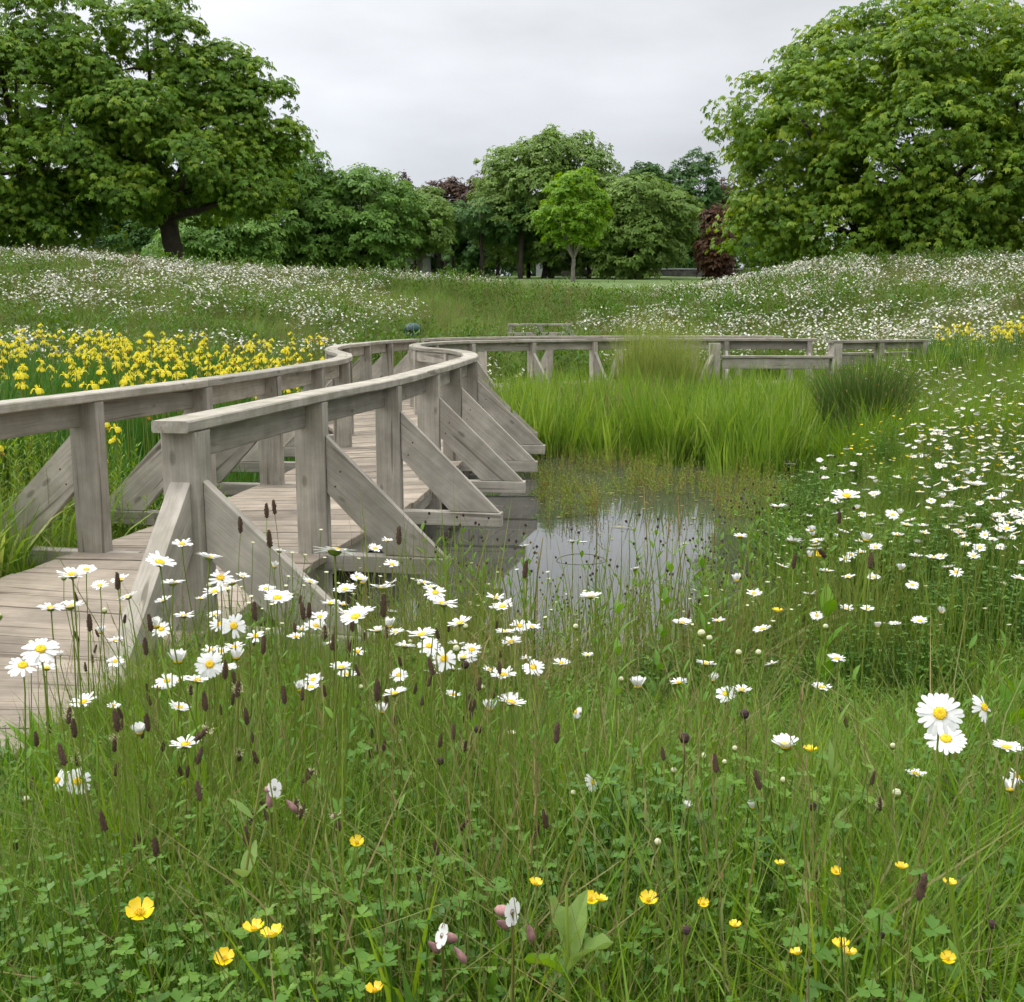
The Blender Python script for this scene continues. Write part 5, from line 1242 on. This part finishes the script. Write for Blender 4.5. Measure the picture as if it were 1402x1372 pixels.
for i, (x, y, z, k, s) in enumerate(DAISY):
    s *= 1.0
    pm, dm, bm = head_meshes(k, i % 5)
    rot = face_rot(k, x, y, i)
    if i in names: lab, grp = names[i], None
    elif x < -.45 and i < 26: lab, grp = 'white ox-eye daisy in the left foreground before the deck and end post', 'daisies before the deck and end post'
    elif x < .1: lab, grp = 'white ox-eye daisy in the cluster below the second and third braces', 'daisies below the braces'
    elif y > 2.2 and x > .7: lab, grp = 'white ox-eye daisy on the right bank between pond and right edge', 'daisies on the near right bank'
    else: lab, grp = 'white ox-eye daisy in the small group right of centre', 'daisies right of centre'
    if grp:
        kw = {0: 'wide open', 1: 'tilted', 2: 'facing forward', 3: 'half closed', 4: 'side-on'}[k]; hw = 'taller' if z > .62 else 'lower'
        lab = lab.replace('white ox-eye daisy', '%s %s daisy' % (hw, kw)); grp = '%s %s %s' % (hw, kw, grp)
    if i in (54, 55, 53, 8, 12):
        # every petal of the largest heads is a piece of its own
        e = flower('oxeye_daisy', lab, 'daisy', grp, (x, y, z), rot, s, (('disc', dm), ('bracts', bm)), seed=i)
        rnd = random.Random(i); n = 21
        base = []
        for j in range(3):
            mb = MB(); cup = {0: .15, 1: .1, 2: .02, 3: .85}[k]; vs, fs = petal_vs(0, cup, .027, .0064, .1 + .05 * j, 0); mb.add(vs, fs); base.append(mb.mesh('petal', ['petal']))
        q = rot.to_quaternion()
        for j in range(n):
            o = link('petal', base[j % 3], e); a = 6.283 * j / n + rnd.uniform(-.06, .06)
            o.rotation_euler = (q @ Matrix.Rotation(a, 3, 'Z').to_quaternion() @ Matrix.Rotation(rnd.uniform(-.12, .12), 3, 'Y').to_quaternion()).to_euler(); c_ = s * rnd.uniform(.9, 1.06); o.scale = (c_, c_, c_)
    else:
        flower('oxeye_daisy', lab, 'daisy', grp, (x, y, z), rot, s, (('petals', pm), ('disc', dm), ('bracts', bm)), seed=i)
rd = random.Random(71); cnt = 0
while cnt < 212:
    if cnt < 112:
        y = 3.2 + 4.6 * rd.random() ** 1.2; x = rd.uniform(.26, .50) * y + .05; lab, grp = 'small white ox-eye daisy in the drift spreading up the right bank', 'daisies drifting up the right bank'
    elif cnt < 160:
        y = rd.uniform(1.75, 3.0); x = rd.uniform(-.42, .04) * y; lab, grp = 'small white daisy among the crowded heads before the boardwalk', 'small daisies crowded before the boardwalk'
    elif cnt < 187:
        y = rd.uniform(2.4, 3.8); x = rd.uniform(-.32, -.02) * y; lab, grp = 'small white daisy low in the grass below the boardwalk braces', 'small daisies low below the braces'
    else:
        y = rd.uniform(2.6, 3.9); x = rd.uniform(.0, .42) * y; lab, grp = 'small white daisy low in the grass along the near pond edge', 'small daisies along the near pond edge'
    if float(pond_dist(x, y)) < .15 or bool(deck_mask(np.array([x]), np.array([y]), .1)[0]): continue
    k = rd.choice((0, 0, 0, 0, 0, 3, 1)); pm, dm, bm = head_meshes(k, cnt % 5)
    z = gz(x, y) + rd.uniform(.36, .6)
    kk = {0: 'wide open', 3: 'half closed', 1: 'tilted'}[k]
    if 112 <= cnt < 160: z = gz(x, y) + rd.uniform(.42, .68)
    if cnt < 112:
        pl = 'lowest and nearest' if y < 4.3 else 'midway up the slope' if y < 5.8 else 'high beside the sedge'; sd_ = 'on the pond side' if x < .38 * y else 'towards the right edge'
        lab = 'small %s daisy in the bank drift, %s, %s' % (kk, pl, sd_); grp = '%s right bank daisies %s %s' % (kk, pl, sd_)
    else: lab = lab.replace('small white', kk); grp = kk + ' ' + grp
    flower('oxeye_daisy', lab, 'daisy', grp, (x, y, z), face_rot(k, x, y, cnt + 900), rd.uniform(.75, 1.05), (('petals', pm), ('disc', dm), ('bracts', bm)), seed=cnt + 300, leaves=2)
    cnt += 1

# buds
mb = MB(); lathe(mb, [(.001, -.008), (.006, -.005), (.0085, 0), (.0075, .004)], 9); budg = mb.mesh('bud_cup', ['stem'])
mb = MB(); lathe(mb, [(.0078, .0025), (.0074, .007), (.0045, .0105), (.0005, .0115)], 9); budw = mb.mesh('bud_tip', ['cream'])
for i, (x, y, z, s) in enumerate(BUD):
    bd = ('nearest, ' if y < 2 else 'farther, ') + ('over the deck at the left' if x < -.45 else 'left of centre below the braces' if x < 0 else 'between pond and dock plant' if x < .42 else 'right of centre')
    flower('daisy_bud', 'pale unopened daisy bud, ' + bd, 'daisy bud', 'daisy buds ' + bd, (x, y, z), (rnd.uniform(-.3, .3), rnd.uniform(-.3, .3), 0), min(s, 1.2) * .8, (('bud_cup', budg), ('bud_tip', budw)), seed=i + 40, r_=.0012, leaves=1)
# plantain heads
def plantain_head(seed, ring):
    global rnd
    rnd = random.Random(seed); mb = MB(); L = .028
    prof = [(.0012, -.002), (.0032, .001), (.0039, .007), (.0037, L * .6), (.0028, L * .85), (.0009, L)]
    lathe(mb, prof, 8)
    for j in range(70):
        t = rnd.random(); z = t * L * .96; a = j * 2.4; rr = .0036 * (1 - max(0, t - .6) * 1.4)
        c = (math.cos(a) * rr, math.sin(a) * rr, z); b = .0013
        mb.add([(c[0] - b, c[1], c[2]), (c[0], c[1] - b, c[2]), (c[0] + b, c[1], c[2]), (c[0], c[1] + b, c[2]), (c[0] * 1.35, c[1] * 1.35, c[2] + b * 1.3)], [(0, 1, 4), (1, 2, 4), (2, 3, 4), (3, 0, 4)])
    hm = mb.mesh('seed_head', ['seedhead'])
    am = None
    if ring:
        mb = MB()
        for j in range(34):
            a = rnd.uniform(0, 6.283); z = L * rnd.uniform(.15, .75) if ring == 1 else L * rnd.uniform(.75, 1.02); r1 = rnd.uniform(.007, .0105)
            tube(mb, [(math.cos(a) * .004, math.sin(a) * .004, z), (math.cos(a) * r1, math.sin(a) * r1, z + .002)], [.0002, .0002], 3)
            lathe(mb, [(.0002, -.0008), (.0009, 0), (.0002, .0009)], 4, 0, (math.cos(a) * r1, math.sin(a) * r1, z + .002))
        am = mb.mesh('anthers', ['anther'])
    return hm, am
PH = [plantain_head(i, (0, 0, 1, 2)[i % 4]) for i in range(8)]
for i, (x, y, z, s) in enumerate(PLANT):
    s = min(s, 1.5); ring = 2 if i in (30, 49, 50, 47, 46, 35) else (0 if i < 22 or rnd.random() < .6 else 3)
    hm, am = PH[ring + (4 if i % 2 else 0)]
    lab = 'dark brown ribwort plantain head standing over the boardwalk brace' if i < 5 else ('plantain head ringed with pale anthers low in the foreground' if am else 'brown plantain seed head on a thin leafless stalk in the left foreground')
    grp = 'plantain heads over the brace' if i < 5 else ('flowering plantain heads' if am else 'brown plantain heads in the foreground')
    if i >= 5 and not am:
        hh_ = 'tall' if z > .6 else 'middling' if z > .38 else 'short'; zn = 'left foreground' if x < -.3 * y else 'centre left foreground' if x < 0 else 'right foreground'; sz_ = 'standing over the deck' if (z > .6 and x < -.3 * y) else 'among the grasses'
        lab = '%s brown plantain head on a leafless stalk %s, %s' % (hh_, sz_, zn); grp = '%s plantain heads %s %s' % (hh_, sz_, zn)
    til = .08 if i < 22 else rnd.choice((.1, .2, .3, .9)); rot = (rnd.uniform(-til, til), rnd.uniform(-til, til), rnd.uniform(0, 6))
    flower('plantain_head', lab, 'plantain', grp, (x, y, z), rot, s, [('seed_head', hm)] + ([('anthers', am)] if am else []), seed=i + 700, r_=.0011, leaves=0)
rd = random.Random(5)
for i in range(96):
    y = rd.uniform(1.3, 2.8); x = rd.uniform(-.46, .0 if i < 80 else .4) * y; z = gz(x, y) + rd.uniform(.33, .62)
    hm, am = PH[rd.choice((0, 1, 4, 5, 2))]
    dd_ = ('nearest rows', 'middle rows', 'rows by the deck')[0 if y < 1.8 else 1 if y < 2.4 else 2]; zn = 'far left' if x < -.25 * y else 'left of centre' if x < 0 else 'right of centre'
    flower('plantain_head', 'thin brown plantain head low in the meadow, %s, %s' % (dd_, zn), 'plantain', 'thin plantain heads, %s, %s' % (dd_, zn), (x, y, z), (rd.uniform(-.3, .3), rd.uniform(-.3, .3), 0), rd.uniform(.7, 1.0), [('seed_head', hm)] + ([('anthers', am)] if am else []), seed=i + 800, r_=.001, leaves=0)
# buttercups
def buttercup(seed):
    global rnd
    rnd = random.Random(seed); mb = MB()
    for k in range(5):
        a = k * 1.2566 + rnd.uniform(-.1, .1); c, s_ = math.cos(a), math.sin(a); vs = []
        for u, w_, z in ((.0015, .002, 0), (.006, .0085, .002), (.0105, .0125, .0052), (.0125, .0085, .0078)):
            for q in (-1, 0, 1): vs.append((c * u - s_ * w_ * .5 * q, s_ * u + c * w_ * .5 * q, z + (.0012 if q else 0)))
        mb.add(vs, [(i * 3 + q, i * 3 + q + 1, i * 3 + q + 4, i * 3 + q + 3) for i in range(3) for q in (0, 1)], 0)
    pm = mb.mesh('petals', ['butter'], True)
    mb = MB()
    for j in range(26):
        a = j * 2.4; r1 = .0042 * math.sqrt(j / 26); tube(mb, [(r1 * .6 * math.cos(a), r1 * .6 * math.sin(a), .001), (r1 * math.cos(a), r1 * math.sin(a), .0048)], [.0003, .0006], 4)
    return pm, mb.mesh('stamens', ['disc'])
BC = [buttercup(i) for i in range(3)]
bl = {0: 'open yellow buttercup, largest and furthest left in the foreground', 1: 'yellow buttercup just above its neighbour, lower left of centre', 2: 'glossy yellow buttercup just below and right of another', 3: 'yellow buttercup lowest of the trio left of centre', 4: 'yellow buttercup at the bottom edge of the picture', 6: 'yellow buttercup, left half of a touching pair right of the dock leaf', 7: 'yellow buttercup, right half of a touching pair right of the dock leaf'}
for i, (x, y, z, s) in enumerate(BUTTER):
    pm, sm = BC[i % 3]
    lab = bl.get(i, 'small yellow buttercup low in the right foreground grass')
    flower('buttercup', lab, 'buttercup', None if i in bl else 'small buttercups in the right foreground', (x, y, z), face_rot(0 if i % 3 else 1, x, y, i + 60), s * 1.12, (('petals', pm), ('stamens', sm)), seed=i + 1200, r_=.0009, leaves=1)
# knapweed buds
mb = MB(); lathe(mb, [(.001, -.008), (.006, -.006), (.009, 0), (.0075, .006), (.004, .009), (.0005, .0095)], 9); kb = mb.mesh('bud', ['knap'])
for i, (x, y, z, s) in enumerate(KNAP):
    flower('knapweed', 'dark round knapweed bud on a wiry stem in the foreground', 'knapweed', 'dark knapweed buds in the foreground', (x, y, z), (0, 0, 0), s, (('bud', kb),), seed=i + 1300, m='darkstem', r_=.0015, leaves=4)
# white campion
def campion():
    mb = MB()
    for k in range(5):
        a = k * 1.2566; c, s_ = math.cos(a), math.sin(a)
        for sg in (-1, 1):
            vs = []
            for u, w_ in ((.0, .0015), (.008, .006), (.013, .0075), (.016, .003)):
                for q in (0, 1): vs.append((c * u - s_ * w_ * q * sg, s_ * u + c * w_ * q * sg, .001 * u * 100 * .3))
            mb.add(vs, [(0, 1, 3, 2), (2, 3, 5, 4), (4, 5, 7, 6)], 0)
    pm = mb.mesh('petals', ['petal'])
    mb = MB(); lathe(mb, [(.0012, -.024), (.0055, -.019), (.0066, -.012), (.005, -.003), (.0035, .001)], 10); return pm, mb.mesh('calyx', ['calyx'], True)
cp, cc_ = campion()
mb = MB(); lathe(mb, [(.001, -.012), (.005, -.006), (.004, .003), (.0008, .012)], 8); cb = mb.mesh('bud', ['calyx'], True)
for i, (x, y, z, s) in enumerate(CAMP):
    lab = ('white campion flower with brown calyx on a tall leafy stalk left of centre', 'white campion flower tilted left at the bottom centre', 'white campion flower nodding right above a dark stem at the bottom centre')[i]
    n = (Vector((.75, -.45, .3)), Vector((-.85, -.35, .45)), Vector((.8, -.5, .15)))[i]
    e = flower('white_campion', lab, 'campion', None, (x, y, z), n.to_track_quat('Z', 'Y').to_euler(), s * (.8, .9, .95)[i], (('petals', cp), ('calyx', cc_)), seed=i + 1400, m='darkstem' if i else 'stem', r_=.002, leaves=3 + 3 * (i == 0), lm='dock' if i == 0 else 'forb')
    for j in range(2):
        o = link('bud', cb, e); o.location = (.02 - .03 * j, .01, -.03 + .01 * j); o.rotation_euler = (rnd.uniform(-.8, .8), rnd.uniform(-.8, .8), 0)
# dock plant with pale jagged leaves
DK = empty('dock_plant', (.068, 1.22, gz(.068, 1.22))); tag(DK, 'dock plant with a large pale jagged upper leaf at bottom centre', 'dock')
DK.scale = (.95, .95, 1.25)
mb = MB(); tube(mb, [(0, 0, 0), (.004, 0, .12), (0, 0, .24), (-.003, .0, .34)], [.005, .0045, .004, .002], 6); mb.build('stem', ['stem'], DK, True)
for j, (a, L, w_, pz, pt, dr, mt) in enumerate([(1.0, .085, .036, .25, 1.35, .9, 'dock'), (3.4, .07, .03, .24, .9, 1.2, 'broad'), (-.4, .08, .034, .245, 1.1, 1.2, 'dock'), (2.4, .06, .028, .27, 1.3, .8, 'dock'), (-.6, .16, .05, .06, .5, .6, 'dock'), (3.9, .15, .05, .05, .6, .7, 'forb'), (2.4, .14, .045, .04, .9, .7, 'forb')]):
    mb = MB(); leaf(mb, (0, 0, pz), a, L, w_, pt, dr, 0, None, 7); o = mb.build('leaf', [mt], DK)
    for k, v in enumerate(o.data.vertices):
        if k % 3 != 1: v.co.x += rnd.uniform(-.003, .003); v.co.z += rnd.uniform(.0, .008)
        else: v.co.z -= .002
# tall single herbs by hand
def herb_plant(x, y, h, seed, label, m='forb', pairs=9, ln=.075, w_=.018, up=.9, lean=0, name='leafy_herb', stm='stem', r_=.003):
    e = empty(name, (x, y, gz(x, y))); tag(e, label, 'plant')
    rr = random.Random(seed); mb = MB(); P = [(lean * t * t, 0, h * t) for t in (0, .3, .6, 1)]
    tube(mb, P, [r_, r_ * .9, r_ * .7, r_ * .4], 5); mb.build('stem', [stm], e, True)
    for j in range(pairs):
        t = .15 + .85 * j / pairs
        for q in (0, 1):
            mb = MB(); leaf(mb, (lean * t * t, 0, h * t), j * 1.57 + q * 3.14 + rr.uniform(-.2, .2), ln * (1.1 - .5 * t) * rr.uniform(.8, 1.2), w_ * (1.1 - .3 * t), up, rr.uniform(.2, .6), 0, None, 4); mb.build('leaf', [m], e)
herb_plant(.545, 1.75, .56, 1, 'pale slender leafy stem with paired upright leaves right of centre foreground', 'dock', 5, .075, .016, 1.2, name='pale_herb')
herb_plant(-.40, 1.42, .52, 2, 'pale stalk with paired oval leaves leaning right through the left foreground', 'dock', 5, .075, .024, .8, .06, name='pale_herb')
herb_plant(.26, 2.6, .62, 3, 'bushy budding herb standing against the pond water left of centre right', 'forb', 10, .08, .02)
herb_plant(.44, 3.2, .66, 4, 'taller leafy herb in front of the pond reflecting sky', 'forb', 11, .085, .022, .8, .05)
herb_plant(.62, 3.3, .6, 5, 'leafy herb at the right end of the open water', 'forb', 10, .085, .02, .8, -.04)
herb_plant(1.2, 2.5, .46, 6, 'broad leaved herb beneath the right bank daisies', 'broad', 5, .13, .045, 1.1)
herb_plant(.98, 3.3, .5, 7, 'broad leaved herb at the upper right bank', 'broad', 4, .14, .05, 1.1)
# tall fine sedge stems at the shore
for i, (x, y) in enumerate(((-.14, 4.9), (.02, 4.95), (-.05, 5.0), (.15, 4.95))):
    mb = MB(); rr = random.Random(i)
    for j in range(6): blade(mb, (rr.uniform(-.05, .05), rr.uniform(-.05, .05), 0), rr.uniform(0, 6), rr.uniform(.6, .85), .008, .4, 0, None, 5)
    o = mb.build('sedge_tuft', ['reed']); o.location = (x, y, gz(x, y)); tag(o, 'thin arching sedge tuft at the pond edge between braces and open water', 'sedge tuft', 'sedge tufts at the near pond edge')

# bent reed hoop, floating scrap, leaf blade and dead stems in the water
mb = MB(); P = []
for i in range(15):
    t = math.pi * 1.02 * i / 14; P.append((.16 * math.cos(t), .10 * math.sin(t) * .6, .04 * math.sin(t) - .004))
tube(mb, P, [.0022] * 15, 5); o = mb.build('bent_reed', ['darkstem'], None, True); o.location = (.44, 6.8, WZ); tag(o, 'thin dark reed stem bent into a hoop on the pond water', 'reed stem')
mb = MB(); mb.add([(-.025, -.012, .004), (.022, -.014, .006), (.03, .01, .005), (-.02, .014, .004)], [(0, 1, 2, 3)]); o = mb.build('paper_scrap', ['petal']); o.location = (.49, 7.4, WZ); tag(o, 'tiny white scrap floating on the pond', 'scrap')
mb = MB(); blade(mb, (0, 0, .004), -.5, .02, .02, 0, 0, .9, 2); vs = [(-.12, .05, .006), (-.03, .03, .008), (.1, -.06, .006), (-.02, .0, .008)]; mb = MB(); mb.add(vs, [(0, 3, 2, 1)], 0, .9); o = mb.build('floating_blade', ['scum']); o.location = (.83, 7.9, WZ); tag(o, 'pale reed blade floating on the open water', 'floating leaf')
for i, (x, y, h) in enumerate(((.62, 7.9, .34), (.9, 7.0, .42), (1.05, 6.6, .46), (.98, 6.8, .3), (1.3, 6.9, .5), (.13, 5.6, .4))):
    mb = MB(); rr = random.Random(i + 30); tube(mb, [(0, 0, -.15), (rr.uniform(-.03, .03), 0, h * .5), (rr.uniform(-.06, .06), 0, h)], [.004, .0035, .002], 5)
    for j in range(9): lathe(mb, [(.002, -.006), (.007, 0), (.002, .008)], 5, 0, (rr.uniform(-.012, .012) + (rr.uniform(-.03, .03)), rr.uniform(-.01, .01), h * (.4 + .6 * j / 9)))
    leaf(mb, (0, 0, h * .3), rr.uniform(0, 6), .25, .012, .5, 1.2, 1)
    o = mb.build('pond_stalk', ['brown', 'reed'], None, True); o.location = (x, y, WZ); tag(o, 'reddish brown dead stem standing in the open water', 'dead stem', 'brown stems standing in the pond')

# moorhen at the far pond corner
M['plumage'] = plain('black brown plumage', (.018, .018, .018), .7, .3, 40)
M['white_feather'] = plain('white flank line', (.6, .6, .58), .7, .05, 30)
M['bill'] = plain('red bill', (.5, .05, .02), .4, .1, 30)
MH = empty('moorhen', (2.78, 10.85, WZ)); MH.rotation_euler = (0, 0, 2.6); tag(MH, 'small black moorhen with a white flank line at the pond corner below the rush clump', 'moorhen')
mb = MB(); vs = []; fs = []; N = 10
rows = [(-.135, .135, .004, .004), (-.11, .12, .02, .018), (-.06, .085, .045, .045), (0, .065, .055, .055), (.05, .07, .047, .05), (.085, .1, .03, .035), (.1, .135, .022, .025), (.112, .165, .024, .024), (.128, .172, .018, .017), (.14, .17, .006, .006)]
for x, z, ry, rz_ in rows:
    for k in range(N): t = 6.283 * k / N; vs.append((x, ry * math.cos(t), z + rz_ * math.sin(t)))
for i in range(len(rows) - 1):
    for k in range(N): fs.append((i * N + k, i * N + (k + 1) % N, (i + 1) * N + (k + 1) % N, (i + 1) * N + k))
fs += [tuple(range(N))[::-1], tuple(range((len(rows) - 1) * N, len(rows) * N))]
mb.add(vs, fs); bo = mb.build('body', ['plumage'], MH, True)
mb = MB(); lathe(mb, [(.007, 0), (.005, .012), (.0008, .026)], 6); o = mb.build('bill', ['bill'], MH, True); o.location = (.136, 0, .168); o.rotation_euler = (0, 1.65, 0)
for sg in (-1, 1):
    mb = MB(); mb.add([(-.07, sg * .0505, .09), (.05, sg * .0525, .085), (.05, sg * .0545, .078), (-.07, sg * .0525, .08)], [(0, 1, 2, 3)]); mb.build('flank_line', ['white_feather'], MH)
    mb = MB(); tube(mb, [(0, sg * .02, .03), (.012, sg * .02, -.06)], [.004, .003], 5); mb.build('leg', ['stem'], MH)
    mb = MB(); lathe(mb, [(.0001, -.003), (.003, 0), (.0001, .003)], 5, 0, (.12, sg * .021, .172)); mb.build('eye', ['bill'], MH)

# individual irises of the left bed
rnd = random.Random(3)
IV = []
for v in range(10):
    mb = MB(); st = MB(); n = 1 + v % 3
    h = .5
    tube(st, [(0, 0, -1.5), (.01, 0, -.6), (0, 0, 0)], [.006, .005, .004], 5, 0, .5)
    c = (0, 0, 0); iris_bloom(mb, c, 1.05, rnd.uniform(0, 6))
    if n > 1: c = (rnd.uniform(-.06, .06), rnd.uniform(-.05, .05), -.10); iris_bloom(mb, c, .95, rnd.uniform(0, 6)); tube(st, [(0, 0, -.3), c], [.004, .003], 4)
    sh = MB(); leaf(sh, (0, 0, -.20), rnd.uniform(0, 6), .16, .02, 1.5, .3, 0, None, 3)
    if v % 2: iris_bloom(sh, (rnd.uniform(-.05, .05), .03, -.06), .45, 1, 1)
    IV.append((mb.mesh('bloom', ['iris']), st.mesh('stem', ['stem']), sh.mesh('sheath', ['iris_leaf', 'irisb'])))
cnt = 0; rd = random.Random(44)
while cnt < 300:
    y = 6.6 + 10.0 * rd.random() ** .95; px = rd.uniform(-.5, -.145)
    x = px * y
    if x > float(lx(y)) - .35: continue
    if px < -.40 and rd.random() < .35: continue
    z = max(gz(x, y), -.12) + rd.uniform(.60, .98) + .012 * (y - 7)
    if y < 7.6: z -= rd.uniform(.0, .15)
    e = empty('yellow_iris', (x, y, z), rd.uniform(0, 6.28))
    v = rd.randrange(10); ZN = ('right half', 'middle', 'left edge')[0 if x > -.27 * y else 1 if x > -.38 * y else 2]; bz_ = ('single bloom', 'two blooms', 'two blooms')[v % 3]; dp = 'close behind the handrail' if y < 9.5 else 'deep in the bed'
    tag(e, 'yellow flag iris with %s, %s at the %s' % (bz_, dp, ZN), 'iris', 'yellow irises with %s, %s, %s' % (bz_, dp, ZN))
    if 0: tag(e, 'yellow flag iris in the crowded bed behind the left handrail' if x > -.33 * y else 'yellow flag iris towards the left edge of the iris bed', 'iris', 'yellow irises behind the left handrail' if x > -.33 * y else 'yellow irises near the left edge')
    a, b, c = IV[v]
    for nm, me in (('bloom', a), ('stem', b), ('sheath', c)):
        o = link(nm, me, e)
    s = rd.uniform(.55, .82); e.scale = (s, s, s); cnt += 1
